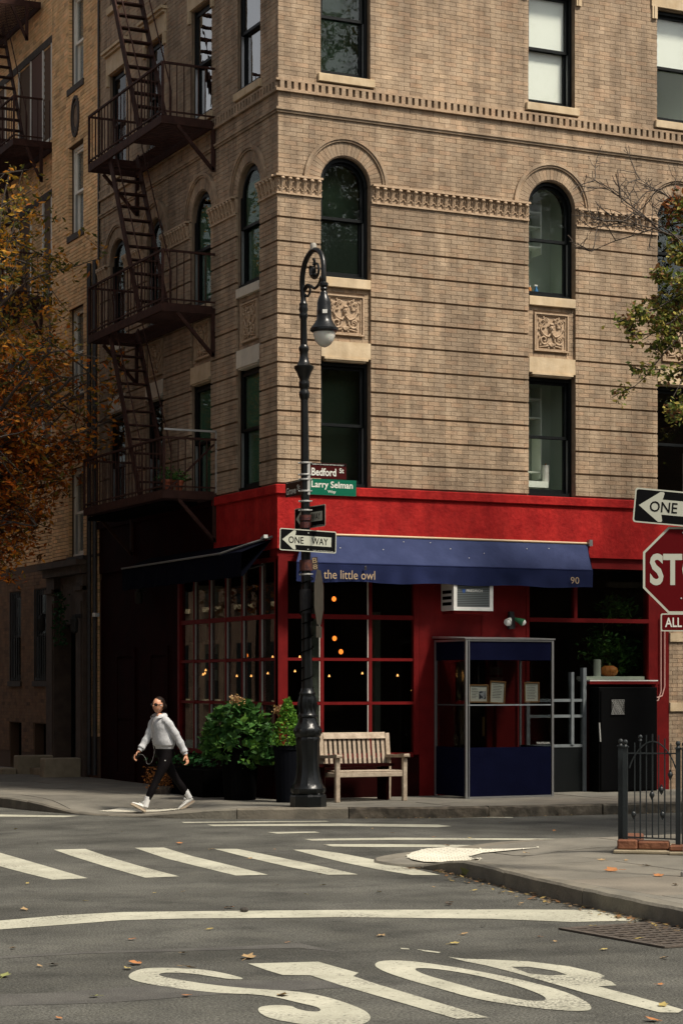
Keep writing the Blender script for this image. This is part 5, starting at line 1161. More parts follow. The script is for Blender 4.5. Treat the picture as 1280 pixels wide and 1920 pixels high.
# back of an octagonal sign on the post
OCT = lambda s: [(s/2/math.cos(PI/8)*math.cos(PI/8+PI/4*i), s/2/math.cos(PI/8)*math.sin(PI/8+PI/4*i)) for i in range(8)]
q = DP(598, LD-.10, 1120); bs = empty('octagonal_sign', q, (0, 0, r0(55.3)), label='octagonal sign seen nearly edge on from behind on the lamp post', cat='sign')
MB().prism(OCT(.76), 0, .003, XZ).build('plate', S_back, bs); flat('red_face', OCT(.72)[::-1], .0036, S_red, bs); MB().prism([(-.23, -.56), (.23, -.56), (.23, -.40), (-.23, -.40)], 0, .003, XZ).build('lower_plate', S_back, bs)
q = DP(589, LD-.18, 1057); sk = empty('yellow_sticker', q, (0, r0(-4), r0(-25)), label='small yellow lettered sticker on the lamp post under the ONE WAY sign', cat='sticker')
MB().box(-.03, .05, -.002, .0, -.09, .09).build('sticker_sheet', mat('sticker_dark', (.03, .02, .015), .6), sk)
text_obj('B', -.02, .04, .01, .08, -.004, M_gold, sk); text_obj('8', -.02, .04, -.075, -.01, -.004, M_gold, sk)
# ------------------------------------------------------------ sign post at the right edge
SDp = 18.5
q = DP(1286, SDp); q.z = .14
pole = empty('sign_post', q, (0, 0, -YAW), label='steel sign post at the right edge carrying the stop sign', cat='post')
MB().box(-.025, .025, .006, .04, 0, 3.75).build('post_channel', M_galv, pole); MB().lathe([(.05, 0), (.05, .05), (.03, .06)], 8, (0, .02, 0)).build('foot', M_galv, pole)
one_way(DP(1284.5, SDp-.06, 955), -YAW, r0(5.2), 'large ONE WAY sign at the right edge above the stop sign')
ss = empty('stop_sign', DP(1285.5, SDp-.03, 1069), (0, 0, -YAW+r0(1)), label='red octagonal stop sign cut by the right edge', cat='sign')
MB().prism(OCT(.765), .0, -.003, XZ).build('plate', S_white, ss); flat('red_face', OCT(.725), -.0036, S_red, ss)
text_obj('STOP', -.322, .322, -.135, .147, -.0045, S_white, ss, bold=.03)
for x, z in ((-.03, .33), (.03, -.16), (-.045, -.25)): MB().ball((x, -.005, z), .008, 6, 4, (1, .5, 1)).build('bolt', M_galv, ss)
al = empty('all_way_plate', DP(1286, SDp-.03, 1167), (0, 0, -YAW+r0(1)), label='small red ALL WAY plate under the stop sign', cat='sign')
MB().prism(rr(.457, .158, .015), 0, -.003, XZ).build('plate', S_white, al); flat('red_face', rr(.435, .136, .012), -.0036, S_red, al); text_obj('ALL WAY', -.19, .19, -.042, .042, -.0045, S_wtxt, al, bold=.015)

# ================================================================= BENCH
M_teak = mat('weathered_teak', (.34, .27, .20), .85, (.46, .38, .29), 7, bump=.35, bscale=22, gscale=30, gamt=.12, spec=.25)
bxu = U(637, -1.12); bench = empty('garden_bench', (bxu-.06, -1.12, .15), (0, 0, r0(-1.5)), label='weathered wooden slatted bench in front of the restaurant panes', cat='bench')
BW = U(757, -1.12)-bxu+.10
def bb(n, *a, b=.006): return MB().box(*a).build(n, M_teak, bench, bevel=b)
for x in (0, BW-.065):
    bb('leg', x, x+.065, 0, .065, 0, .64); 
    MB().prism([(.56, 0), (.62, 0), (.60, .42), (.68, .98), (.62, .98), (.54, .42)], x, x+.065, lambda p, t, q_: (t, p, q_)).build('leg', M_teak, bench, bevel=.005)
    MB().prism([(-.05, .645), (.60, .625), (.60, .66), (.30, .665), (.0, .69), (-.05, .685)], x-.015, x+.08, lambda p, t, q_: (t, p, q_)).build('armrest', M_teak, bench, bevel=.006)
    bb('side_rail', x+.015, x+.05, .066, .56, .36, .42)
bb('front_rail', .066, BW-.066, .012, .045, .36, .43)
bb('rear_rail', .066, BW-.066, .57, .60, .34, .41)
for i in range(5): bb('seat_slat', .066, BW-.066, .02+i*.105, .02+i*.105+.085, .432, .452)
sk_ = Matrix(((1, 0, 0), (0, 1, 0), (0, 0, 1)))
MB().prism([(.60, .90), (.69, .90), (.69, .99), (.635, .995)], .066, BW-.066, lambda p, t, q_: (t, p, q_)).build('top_rail', M_teak, bench, bevel=.005)
MB().prism([(.545, .48), (.60, .48), (.60, .54), (.555, .54)], .066, BW-.066, lambda p, t, q_: (t, p, q_)).build('lower_rail', M_teak, bench)
nsl = 13; slm = MB().prism([(.57, .541), (.59, .541), (.65, .899), (.63, .899)], 0, .045, lambda p, t, q_: (t, p, q_)).mesh('back_slat', M_teak)
for i in range(nsl): o = link('back_slat', slm, bench); o.location = (.085+(BW-.17-.045)*i/(nsl-1), 0, 0)
bt = empty('red_side_table', (U(640, -.6), -.62, .15), label='dark red low table half hidden behind the bench', cat='table')
MB().box(-.5, .75, -.22, .22, .50, .54).build('table_top', M_darkred, bt); 
for x in (-.4, .65): MB().box(x, x+.05, -.15, .15, 0, .5).build('leg', M_darkred, bt)

# ================================================================= PLANTERS
def planter(loc, r, h, label, m=M_black):
    p = empty('planter', loc, label=label, cat='planter'); MB().lathe([(r*.78, 0), (r*.95, h*.92), (r*1.03, h*.93), (r*1.03, h), (r*.9, h), (r*.88, h*.85), (.01, h*.84)], 20).build('pot', m, p, smooth=False); MB().lathe([(.01, h*.90), (r*.88, h*.90)], 16).build('soil', mat('soil', (.02, .014, .01), .95), p); return p
g1 = DP(450, 31.0); planter((g1.x, g1.y, .15), .30, .80, 'black planter under the big leafy hydrangea')
hy = empty('hydrangea_bush', (g1.x, g1.y, .95), label='big leafy green hydrangea with two faded flower heads by the corner', cat='bush')
# leaves sit on a shell of overlapping clumps
def bush_pts(n, R, clumps, shell=.45):
    pts = []
    for _ in range(n):
        c, r = random.choice(clumps); d = Vector((random.gauss(0, 1), random.gauss(0, 1), random.gauss(0, 1))).normalized(); pts.append(Vector(c)+d*r*(1-shell*random.random()**1.5))
    return pts
cl = [((-.30, .0, .28), .22), ((-.08, -.1, .42), .24), ((.18, .0, .38), .24), ((.34, -.05, .22), .20), ((-.42, 0, .10), .16), ((.0, -.2, .14), .26), ((-.2, -.15, -.05), .20), ((.26, -.15, -.02), .18), ((.38, -.1, -.16), .13), ((-.05, .15, .3), .3), ((.08, -.1, .58), .11), ((-.28, .0, .48), .10), ((.44, -.05, .02), .16), ((-.46, 0, -.06), .13), ((.12, -.2, -.2), .15)]
R90 = Matrix.Rotation(-YAW, 3, 'Z')
leaves([R90@p for p in bush_pts(1500, 1, cl)], .14, 'foliage', L_green, hy, .62, droop=.25)
st_ = MB()
for c, r in cl: st_.tube([(0, 0, -.05), (R90@Vector(c))*.5+Vector((0, 0, .1)), R90@Vector(c)], [.012, .009, .005], 5)
st_.build('stem', M_bark, hy)
M_bloom = leafmat('faded_bloom', [(.42, .26, .12), (.36, .20, .10), (.48, .32, .18), (.28, .18, .06)], .2)
for (px, py, rx) in ((443, 1312, 1), (524, 1331, 1)):
    c_ = DP(px, 30.6, py)-hy.location; leaves([c_+Vector((random.gauss(0, .038), random.gauss(0, .035), random.gauss(0, .028))) for _ in range(160)], .036, 'flower_head', M_bloom, hy, .9)
g2 = DP(539, 30.35); planter((g2.x, g2.y, .15), .21, .82, 'dark planter with a blue grey rim under the cone shaped boxwood', mat('blue_grey_pot', (.0025, .003, .005), .7, spec=.06))
bw = empty('boxwood_cone', (g2.x, g2.y, .98), label='cone shaped light green boxwood beside the lamp post', cat='shrub')
pts = []
for _ in range(1500):
    z = random.random(); r_ = .23*(1-z)**.8+.03; a_ = random.random()*2*PI; k = random.random()**.3; pts.append((r_*k*math.cos(a_), r_*k*math.sin(a_), z*.66+random.gauss(0, .015)))
leaves(pts, .045, 'foliage', L_lime, bw, .7); MB().tube([(0, 0, -.1), (0, 0, .5)], [.02, .008], 6).build('stem', M_bark, bw)
g3 = DP(520, 30.9); 
q = DP(303, 32.6); mp_ = empty('orange_mum_basket', (q.x, q.y, .15), label='round dried orange bush behind the walking woman', cat='plant')
leaves([Vector((max(-.25, min(.25, random.gauss(0, .13))), random.gauss(0, .1), max(.1, min(.42, .24+random.gauss(0, .10))))) for _ in range(900)], .045, 'foliage', leafmat('dried_orange', [(.30, .11, .02), (.20, .07, .015), (.14, .06, .02)], .2), mp_, .3)
MB().lathe([(.14, 0), (.18, .12)], 12).build('basket', M_bark, mp_)
bxp = empty('long_planter_box', (-.62, 1.05, .15), label='low black planter box against the side street panes', cat='planter')
MB().box(-.2, .2, -.1, 2.2, 0, .42).build('box_body', M_black, bxp, bevel=.01)
leaves([(random.gauss(0, .12), random.uniform(0, 2.1), .46+abs(random.gauss(0, .1))) for _ in range(260)], .08, 'foliage', L_dark, bxp, .6)

# ================================================================= GATE AND AREAWAY KERB
GPX = FPX/21.1*.97; gb = DP(1160, 21.15); gz = .15
gate = empty('iron_gate', (gb.x, gb.y, gz), (0, 0, r0(-38)), label='dark iron railing with an arched gate at the right edge', cat='gate')
X = lambda px: (px-1160)/GPX
ZG = lambda y: (1600-y)/(FPX/21.0)
def fin(m_, x, y, z, r): m_.ball((x, y, z+r*.9), r, 10, 6); m_.lathe([(r*.9, -.02), (r*.6, 0), (r*.45, r*.25)], 8, (x, y, z))
for px, dy, top in ((1161, .10, 1400), (1171, 0, 1401), (1266, 0, 1403), (1276, .1, 1405)):
    p = MB().box(X(px)-.024, X(px)+.024, dy-.024, dy+.024, ZG(1588), ZG(top)); p.box(X(px)-.034, X(px)+.034, dy-.034, dy+.034, ZG(top)+.001, ZG(top)+.012); fin(p, X(px), dy, ZG(top)+.03, .026); p.build('gate_post', M_gate, gate)
xs = [1188, 1198, 1209, 1220, 1231, 1242, 1253]
for i, px in enumerate(xs):
    t = (px-1178)/(1262-1178); za_ = ZG(1412)+.14*math.sin(PI*t)
    p = MB().bar((X(px), 0, ZG(1573)), (X(px), 0, za_+.055), .014 if i % 2 else .011); 
    if i in (1,): fin(p, X(px), 0, za_+.05, .022)
    p.build('gate_bar', M_gate, gate)
p = MB()
for k in range(14):
    a_, b_2 = k/14, (k+1)/14; f_ = lambda t: (X(1178)+(X(1262)-X(1178))*t, 0, ZG(1440)+.27*math.sin(PI*t)**.75)
    p.bar(f_(a_), f_(b_2), .035, .012)
p.build('gate_arch', M_gate, gate)
MB().bar((X(1172), 0, ZG(1412)), (X(1264), 0, ZG(1412)), .022, .014).bar((X(1172), 0, ZG(1570)), (X(1264), 0, ZG(1573)), .022, .014).build('gate_rail', M_gate, gate)
for px, py in ((1186, 1527), (1219, 1490), (1238, 1527), (1252, 1452), (1236, 1480)):
    p = MB(); p.ball((X(px), -.0, ZG(py)), .026, 8, 6, (1, .8, 1.2)); p.tube([(X(px), 0, ZG(py)-.05), (X(px)+.022, 0, ZG(py)), (X(px), 0, ZG(py)+.05)], .006, 5).tube([(X(px), 0, ZG(py)-.05), (X(px)-.022, 0, ZG(py)), (X(px), 0, ZG(py)+.05)], .006, 5); p.build('twisted_knot', M_gate, gate)
for i in range(6):                          # side run going back to the house
    p = MB().bar((X(1161)+.0, .2+i*.12, ZG(1573)), (X(1161)+.0, .2+i*.12, ZG(1408)), .013).build('side_bar', M_gate, gate)
MB().bar((X(1161), .12, ZG(1412)), (X(1161), .85, ZG(1412)), .014).build('gate_rail', M_gate, gate)
for i in range(8): MB().bar((X(1276)+.07+i*.11, 0, ZG(1573)), (X(1276)+.07+i*.11, 0, ZG(1403)), .013).build('gate_bar', M_gate, gate)
M_bstone = mat('brownstone_block', (.13, .045, .022), .85, (.19, .075, .035), 6, bump=.7, bscale=18)
ba = empty('brownstone_kerb', (gb.x, gb.y, gz), (0, 0, r0(-38)), label='low brownstone kerb blocks under the iron gate', cat='kerb')
for n_, a_ in (('stone_block', (X(1157), X(1193), -.06, .9, .035, ZG(1572)-.012)), ('stone_block', (X(1193)+.004, X(1250), -.02, .16, .035, ZG(1575)-.012)), ('stone_block', (X(1251), X(1276)+1.0, -.12, .12, .03, ZG(1583)))):
    MB().box(*a_).build(n_, M_bstone, ba, bevel=.015)
MB().box(X(1151), X(1252), -.13, .95, 0, .034).build('stone_step', M_stoop, ba, bevel=.008)
MB().box(X(1251)+.003, X(1276)+1.0, -.2, .2, 0, .029).build('stone_step', M_stoop, ba, bevel=.008)

# storm drain in the gutter
dx_, dy_ = G(1225, 1752, .01); dn = empty('storm_drain', (dx_, dy_, .0), (0, 0, r0(3)), label='rusty iron storm drain grate in the gutter at lower right', cat='drain')
M_rust = mat('rusty_grate', (.055, .045, .037), .85, (.09, .072, .056), 12, bump=.4, bscale=40)
MB().box(-.37, .52, -.62, .62, .003, .006).build('drain_pit', M_black, dn)
p = MB(); ring(p, (-.40, .55, -.65, .65), (-.36, .51, -.61, .61), .004, .016, lambda x, d, y: (x, y, d)); p.build('grate_frame', M_rust, dn)
for i in range(11): MB().box(-.36, .51, -.585+i*.115, -.545+i*.115, .007, .015).build('grate_bar', M_rust, dn)
for i in range(8): MB().box(-.33+i*.115, -.31+i*.115, -.61, .61, .0065, .0115).build('cross_bar', M_rust, dn)

# ================================================================= PERSON
def skin(name, V_, E_, R_l, m, parent, sub=2, root=0, smooth=True, base=None):
    me = bpy.data.meshes.new(name); me.from_pydata([tuple(v) for v in V_], E_, []); ob = bpy.data.objects.new('t', me); col.objects.link(ob)
    md = ob.modifiers.new('s', 'SKIN'); md.use_smooth_shade = True
    for i, r in enumerate(R_l):
        d = me.skin_vertices[0].data[i]; d.radius = (r if isinstance(r, tuple) else (r, r)); d.use_root = (i == root)
    if sub: ob.modifiers.new('u', 'SUBSURF').levels = sub
    dg = bpy.context.evaluated_depsgraph_get(); out = bpy.data.meshes.new_from_object(ob.evaluated_get(dg)); bpy.data.objects.remove(ob)
    if base is not None: return out
    out.materials.clear(); out.materials.append(m); out.shade_smooth(); out.name = name; return link(name, out, parent)
WD = 30.0; wq = DP(301.5, WD)
gzw = h_near(wq.x, wq.y)
woman = empty('person', (wq.x, wq.y, gzw-.005), (0, 0, -YAW), label='walking person in a pale grey zip sweatshirt, black leggings, sunglasses and white trainers', cat='person')
M_skin = mat('skin', (.50, .24, .14), .5, (.54, .27, .16), 20); M_sweat = mat('grey_sweatshirt', (.42, .43, .44), .9, (.50, .51, .52), 30, bump=.5, bscale=14); M_legg = mat('black_leggings', (.0045, .0035, .004), .8, spec=.08); M_sock = mat('white_sock', (.70, .70, .68), .85, bump=.3, bscale=60); M_shoe = mat('white_trainer', (.62, .61, .56), .6, (.42, .42, .40), 40, contrast=(.55, .7)); M_hair = mat('dark_brown_hair', (.009, .005, .0035), .6, bump=.3, bscale=60, spec=.15)
# body: pelvis, spine, neck, head, arms, legs
B = [(.06, 0, .86), (.055, 0, .98), (.03, 0, 1.12), (.0, 0, 1.27), (-.015, -.01, 1.36), (-.02, -.015, 1.43),
     (.115, -.12, 1.30), (.235, -.12, 1.08), (.355, -.10, .855), (.375, -.115, .80),
     (-.115, .11, 1.30), (-.18, .06, 1.09), (-.285, -.03, .905), (-.315, -.045, .86),
     (.09, -.075, .81), (-.04, -.14, .47), (-.195, -.19, .135), (-.225, -.185, .05), (-.36, -.255, .13),
     (.02, .075, .81), (.215, .07, .475), (.375, .13, .235), (.44, .16, .15), (.29, .09, .045)]
BE = [(0, 1), (1, 2), (2, 3), (3, 4), (4, 5), (3, 6), (6, 7), (7, 8), (8, 9), (3, 10), (10, 11), (11, 12), (12, 13), (0, 14), (14, 15), (15, 16), (16, 17), (17, 18), (0, 19), (19, 20), (20, 21), (21, 22), (22, 23)]
BRd = [.105, .085, .095, .095, .05, .048, .040, .038, .026, .026, .040, .032, .026, .026, .075, .050, .034, .032, .026, .075, .050, .034, .032, .026]
body = skin('body', B, BE, BRd, M_skin, None, base=1)
# head, face, ears and hands joined to the body mesh
bm = bmesh.new(); bm.from_mesh(body); bpy.data.meshes.remove(body)
hc = Vector((-.03, -.02, 1.535)); FD = Vector((-.62, -.78, -.02)).normalized(); LT = Vector((0, 0, 1)).cross(FD).normalized(); UPV = Vector((0, 0, 1))
n0 = len(bm.verts)
r = bmesh.ops.create_uvsphere(bm, u_segments=28, v_segments=20, radius=1.0)
for v in r['verts']:
    x, y, z = v.co          # x: forward, y: left, z: up
    f, l, u = x*.098, y*.073, z*.112
    if z < 0: l *= (1-.30*(-z)**1.5); f *= (1-.10*(-z)); f += .012*(-z)
    if x > 0:
        f += .026*math.exp(-((y/.16)**2+((z+.12)/.16)**2))          # nose
        f += .010*math.exp(-((y/.10)**2+((z-.10)/.20)**2))
        f -= .012*math.exp(-(((abs(y)-.36)/.16)**2+((z-.08)/.13)**2)) # eye sockets
        f += .008*math.exp(-((y/.24)**2+((z+.43)/.055)**2))+.007*math.exp(-((y/.22)**2+((z+.54)/.05)**2))
        f += .009*math.exp(-((y/.3)**2+((z+.85)/.14)**2))
    else: f *= 1.06
    v.co = hc+FD*f+LT*l+UPV*u
for s in (-1, 1):
    r = bmesh.ops.create_uvsphere(bm, u_segments=8, v_segments=6, radius=1.0)
    for v in r['verts']: x, y, z = v.co; v.co = hc+FD*(-.012+x*.018)+LT*(s*.073+y*.008)+UPV*(-.005+z*.03)
body = bpy.data.meshes.new('body'); bm.to_mesh(body); bm.free()
def hand(wr_, dirn, palm, thumb, curl, sc=1.0):
    out = []; d = Vector(dirn).normalized(); n = Vector(palm).normalized(); t = Vector(thumb).normalized(); w = Vector(wr_)
    V1 = [w, w+d*.045*sc, w+d*.085*sc]; out.append((V1, [(0, 1), (1, 2)], [(.026*sc, .016*sc), (.034*sc, .015*sc), (.034*sc, .013*sc)]))
    for k, (off, L) in enumerate(((.028, .070), (.010, .078), (-.009, .072), (-.027, .056))):
        b0 = w+d*.07*sc+t*off*sc; p1 = b0+d*.03*sc; a1 = curl*.5; p2 = p1+(d*math.cos(a1)+n*math.sin(a1))*L*.45*sc; a2 = curl*1.2; p3 = p2+(d*math.cos(a2)+n*math.sin(a2))*L*.35*sc; a3 = curl*1.8; p4 = p3+(d*math.cos(a3)+n*math.sin(a3))*L*.25*sc
        out.append(([b0, p1, p2, p3, p4], [(0, 1), (1, 2), (2, 3), (3, 4)], [.010*sc, .0095*sc, .009*sc, .008*sc, .0065*sc]))
    b0 = w+d*.02*sc+t*.018*sc; p1 = b0+(t*.8+d*.5+n*.2).normalized()*.035*sc; p2 = p1+(t*.35+d*.9+n*.4).normalized()*.03*sc; p3 = p2+(d*.9+n*.5).normalized()*.024*sc
    out.append(([b0, p1, p2, p3], [(0, 1), (1, 2), (2, 3)], [.013*sc, .011*sc, .0095*sc, .007*sc])); return out
chains = hand((.368, -.108, .825), (.25, -.15, -.95), (-.9, -.3, .1), (-.4, -.9, -.1), .8)+hand((-.300, -.038, .885), (-.55, -.25, -.75), (.6, .1, -.6), (-.3, -.9, .1), 1.0)
pieces = [body]
for V_, E_, R_l in chains: pieces.append(skin('h', V_, E_, R_l, None, None, sub=1, base=1))
bm = bmesh.new()
for p in pieces: bm.from_mesh(p)
bmesh.ops.recalc_face_normals(bm, faces=bm.faces)
bd = bpy.data.meshes.new('body'); bm.to_mesh(bd); bm.free(); bd.materials.append(M_skin); bd.shade_smooth(); link('body', bd, woman)
LAT, FRO = Vector((.66, -.75, 0)).normalized(), Vector((-.75, -.66, 0)).normalized()
def remeshed(name, mb_, m, parent, vox=.011, smooth=6):
    me = mb_.mesh(name, m, recalc=True); ob = bpy.data.objects.new('t', me); col.objects.link(ob)
    r_ = ob.modifiers.new('r', 'REMESH'); r_.mode = 'VOXEL'; r_.voxel_size = vox; r_.use_smooth_shade = True
    s_ = ob.modifiers.new('s', 'SMOOTH'); s_.iterations = smooth; s_.factor = .5
    dg = bpy.context.evaluated_depsgraph_get(); out = bpy.data.meshes.new_from_object(ob.evaluated_get(dg)); bpy.data.objects.remove(ob)
    out.materials.clear(); out.materials.append(m); out.name = name; return link(name, out, parent)
def loft(mb_, secs, n=20):
    vs = [Vector((cx, cy, z))+LAT*(a*math.cos(2*PI*k/n))+FRO*(b*math.sin(2*PI*k/n)) for cx, cy, z, a, b in secs for k in range(n)]
    m = len(secs); mb_.add(vs, [(i*n+k, i*n+(k+1) % n, (i+1)*n+(k+1) % n, (i+1)*n+k) for i in range(m-1) for k in range(n)]+[tuple(range(n-1, -1, -1)), tuple((m-1)*n+k for k in range(n))])
tb = MB(); loft(tb, [(.055, 0, .905, .150, .118), (.055, 0, .945, .152, .120), (.053, 0, .96, .178, .142), (.045, 0, 1.02, .182, .146), (.03, 0, 1.12, .172, .136), (.01, 0, 1.22, .176, .128), (-.005, 0, 1.295, .172, .108), (-.01, -.003, 1.34, .125, .085), (-.012, -.005, 1.375, .07, .064)])
for sh_, el_, wr_ in (((.105, -.118, 1.295), (.245, -.125, 1.08), (.352, -.102, .862)), ((-.115, .115, 1.295), (-.185, .06, 1.09), (-.282, -.026, .912))):
    pts_ = catmull([Vector(sh_)*.6+Vector((-.005, 0, 1.295))*.4, sh_, el_, wr_], 6); tb.tube(pts_, [.066-.016*i/len(pts_) + .006*math.sin(i*1.9) for i in range(len(pts_))], 14)
remeshed('sweatshirt', tb, M_sweat, woman, smooth=4)
for p, d in (((.355, -.10, .85), (.25, -.15, -.95)), ((-.287, -.03, .903), (-.55, -.25, -.75))):
    d = Vector(d).normalized(); MB().tube([Vector(p)-d*.03, Vector(p)+d*.02], [.040, .036], 12).build('cuff', M_sweat, woman, smooth=True)
# collar, opened in front
cb_ = MB(); vs = []; n = 18
for i in range(n+1):
    a_ = -2.55+5.1*i/n; dv = (-FD)*math.cos(a_)+LT*math.sin(a_)
    for rr_, zz in ((.062, 1.335), (.075, 1.385), (.088, 1.42), (.108, 1.395), (.112, 1.37)):
        fl = 1+.35*max(0, (abs(a_)-1.8)); vs.append(Vector((-.012, -.005, 0))+dv*rr_*fl*1.0+UPV*(zz-.02*max(0, abs(a_)-1.6)))
cb_.add(vs, [(i*5+k, (i+1)*5+k, (i+1)*5+k+1, i*5+k+1) for i in range(n) for k in range(4)]); cb_.build('collar', M_sweat, woman, smooth=True)
zp = Vector((-.015, -.005, 0)); MB().tube([Vector((-.10, -.085, 1.33)), Vector((-.118, -.10, 1.24)), Vector((-.11, -.105, 1.16))], .005, 5).build('zip', M_alu, woman)
MB().tube([(.02, -.135, 1.10), (.07, -.135, 1.04), (.085, -.13, .97)], .005, 5).build('pocket_seam', mat('seam_grey', (.22, .23, .24), .9), woman)
lgm = MB(); loft(lgm, [(.055, 0, .98, .125, .10), (.057, 0, .93, .135, .112), (.06, 0, .87, .152, .128), (.062, 0, .82, .150, .128), (.06, 0, .77, .12, .10)])
for P__, R__ in (([(.085, -.06, .82), (.05, -.10, .68), (-.045, -.14, .47), (-.12, -.17, .30), (-.182, -.186, .175)], [.092, .083, .056, .056, .038]), ([(.03, .06, .82), (.09, .07, .68), (.215, .075, .475), (.295, .10, .36), (.358, .125, .262)], [.092, .083, .056, .056, .040])):
    cp = catmull([(*p, r) for p, r in zip(P__, R__)], 5); lgm.tube([c[:3] for c in cp], [c[3] for c in cp], 16)
remeshed('leggings', lgm, M_legg, woman, smooth=5)
MB().ball((.078, -.162, .745), .012, 6, 4).build('small_emblem', M_white, woman)
for a_, b_2 in (((-.165, -.183, .235), (-.205, -.19, .09)), ((.345, .12, .30), (.405, .145, .195))):
    MB().tube([a_, tuple((Vector(a_)+Vector(b_2))/2), b_2], [.047, .043, .044], 12).build('sock', M_sock, woman, smooth=True)
def shoe(heel, toe, up):
    heel, toe, up = Vector(heel), Vector(toe), Vector(up).normalized(); d = (toe-heel).normalized(); up = (up-d*up.dot(d)).normalized(); s = d.cross(up); L = (toe-heel).length
    m_ = MB(); vs = []; sec = [(-.02, .025, .05), (.0, .035, .075), (.2, .038, .075), (.38, .038, .068), (.6, .044, .05), (.8, .043, .038), (.94, .034, .030), (1.0, .015, .02)]; k = 10
    for t, w, h_ in sec:
        c = heel+d*(L*t)
        for j in range(k): a = 2*PI*j/k; vs.append(c+s*(w*math.cos(a))+up*(.02+h_*.5+h_*.5*math.sin(a)))
    m_.add(vs, [(i*k+j, i*k+(j+1) % k, (i+1)*k+(j+1) % k, (i+1)*k+j) for i in range(len(sec)-1) for j in range(k)]+[tuple(range(k)), tuple((len(sec)-1)*k+j for j in range(k))]); sh = m_.build('shoe', M_shoe, woman, smooth=True)
    so = MB(); vs = []
    for t, w in ((-.04, .02), (.02, .036), (.3, .036), (.6, .046), (.85, .042), (1.02, .018)):
        c = heel+d*(L*t); vs += [c-s*w, c+s*w, c+s*w+up*.026, c-s*w+up*.026]
    so.add(vs, [(i*4+j, i*4+(j+1) % 4, i*4+4+(j+1) % 4, i*4+4+j) for i in range(5) for j in range(4)]+[(0, 1, 2, 3), (23, 22, 21, 20)]); so.build('sole', mat('sole_beige', (.40, .33, .24), .8), sh)
    la = MB()
    for t in (.4, .48, .56): c = heel+d*(L*t)+up*.085; la.tube([c-s*.03-up*.015, c, c+s*.03-up*.015], .006, 5)
    c = heel+d*(L*.38)+up*.09; la.tube([c, c+s*.03+up*.04, c+s*.05+up*.01, c], .004, 5).tube([c, c-s*.02+up*.04, c-s*.05+up*.02, c], .004, 5); la.build('laces', M_sock, sh)
shoe((-.215, -.185, .012), (-.40, -.27, .125), (-.3, -.1, .9)); shoe((.465, .165, .135), (.255, .075, .012), (-.4, -.1, .9))
# hair: cap pulled back into a low bun
bm = bmesh.new(); r = bmesh.ops.create_uvsphere(bm, u_segments=26, v_segments=18, radius=1.0); dele = []
for v in r['verts']:
    x, y, z = v.co
    if (x > .38 and z < .62-.0*x) or z < -.62 or (x > .05 and z < .25) or (x > .62): dele.append(v)
    v.co = hc+FD*(x*.108-.008)+LT*(y*.083)+UPV*(z*.118+.008)
bmesh.ops.delete(bm, geom=dele, context='VERTS'); hm = bpy.data.meshes.new('hair'); bm.to_mesh(hm); bm.free(); hm.materials.append(M_hair); hm.shade_smooth(); hr = link('hair', hm, woman)
b_ = hc-FD*.115+UPV*(-.02); MB().ball(b_, .045, 12, 8).build('hair_bun', M_hair, woman, smooth=True)
gg = MB()
for s in (-1, 1):
    c = hc+FD*.098+LT*(s*.034)+UPV*.008; n = 12; gg.add([c+LT*(.033*math.cos(2*PI*i/n))-FD*(.012*abs(math.cos(2*PI*i/n)))*(s*math.cos(2*PI*i/n) > 0)+UPV*(.024*math.sin(2*PI*i/n)) for i in range(n)]+[c+FD*.008], [(i, (i+1) % n, n) for i in range(n)])
    gg.tube([hc+FD*.088+LT*(s*.062)+UPV*.012, hc+FD*.0+LT*(s*.083)+UPV*.010], .004, 5)
gg.tube([hc+FD*.106+LT*.01+UPV*.014, hc+FD*.106-LT*.01+UPV*.014], .004, 5); gg.build('sunglasses', mat('dark_lens', (.004, .004, .005), .12), woman)
MB().tube([hc+FD*.092+LT*.02+UPV*(-.052), hc+FD*.101+UPV*(-.050), hc+FD*.092-LT*.02+UPV*(-.052)], [.002, .004, .002], 6).build('mouth', mat('lips', (.36, .09, .07), .5), woman)
ph = empty('phone', Vector((wq.x, wq.y, gzw))+R90@Vector((-.345, -.07, .80)), (.3, .9, -.4), label='dark phone held low in the hand of the walking person', cat='phone'); MB().box(-.035, .035, -.005, .005, -.07, .07).build('phone_body', M_black, ph, bevel=.003); MB().box(-.031, .031, -.0062, -.0052, -.064, .064).build('phone_screen', M_post, ph)
ep = empty('earphone_cable', Vector((wq.x, wq.y, gzw)), (0, 0, -YAW), label='thin white earphone cable hanging from the ear to the phone', cat='cable')
MB().tube(catmull([(.014, -.088, 1.515), (-.04, -.12, 1.40), (-.12, -.15, 1.2), (-.10, -.17, 1.0), (-.075, -.17, .88), (-.10, -.18, .76), (-.135, -.18, .70), (-.18, -.17, .70), (-.20, -.15, .77), (-.25, -.12, .825), (-.31, -.09, .83)], 5), .0014, 5).build('wire', M_galv, ep); MB().ball((.014, -.09, 1.525), .010, 6, 4).build('earbud', M_white, ep)

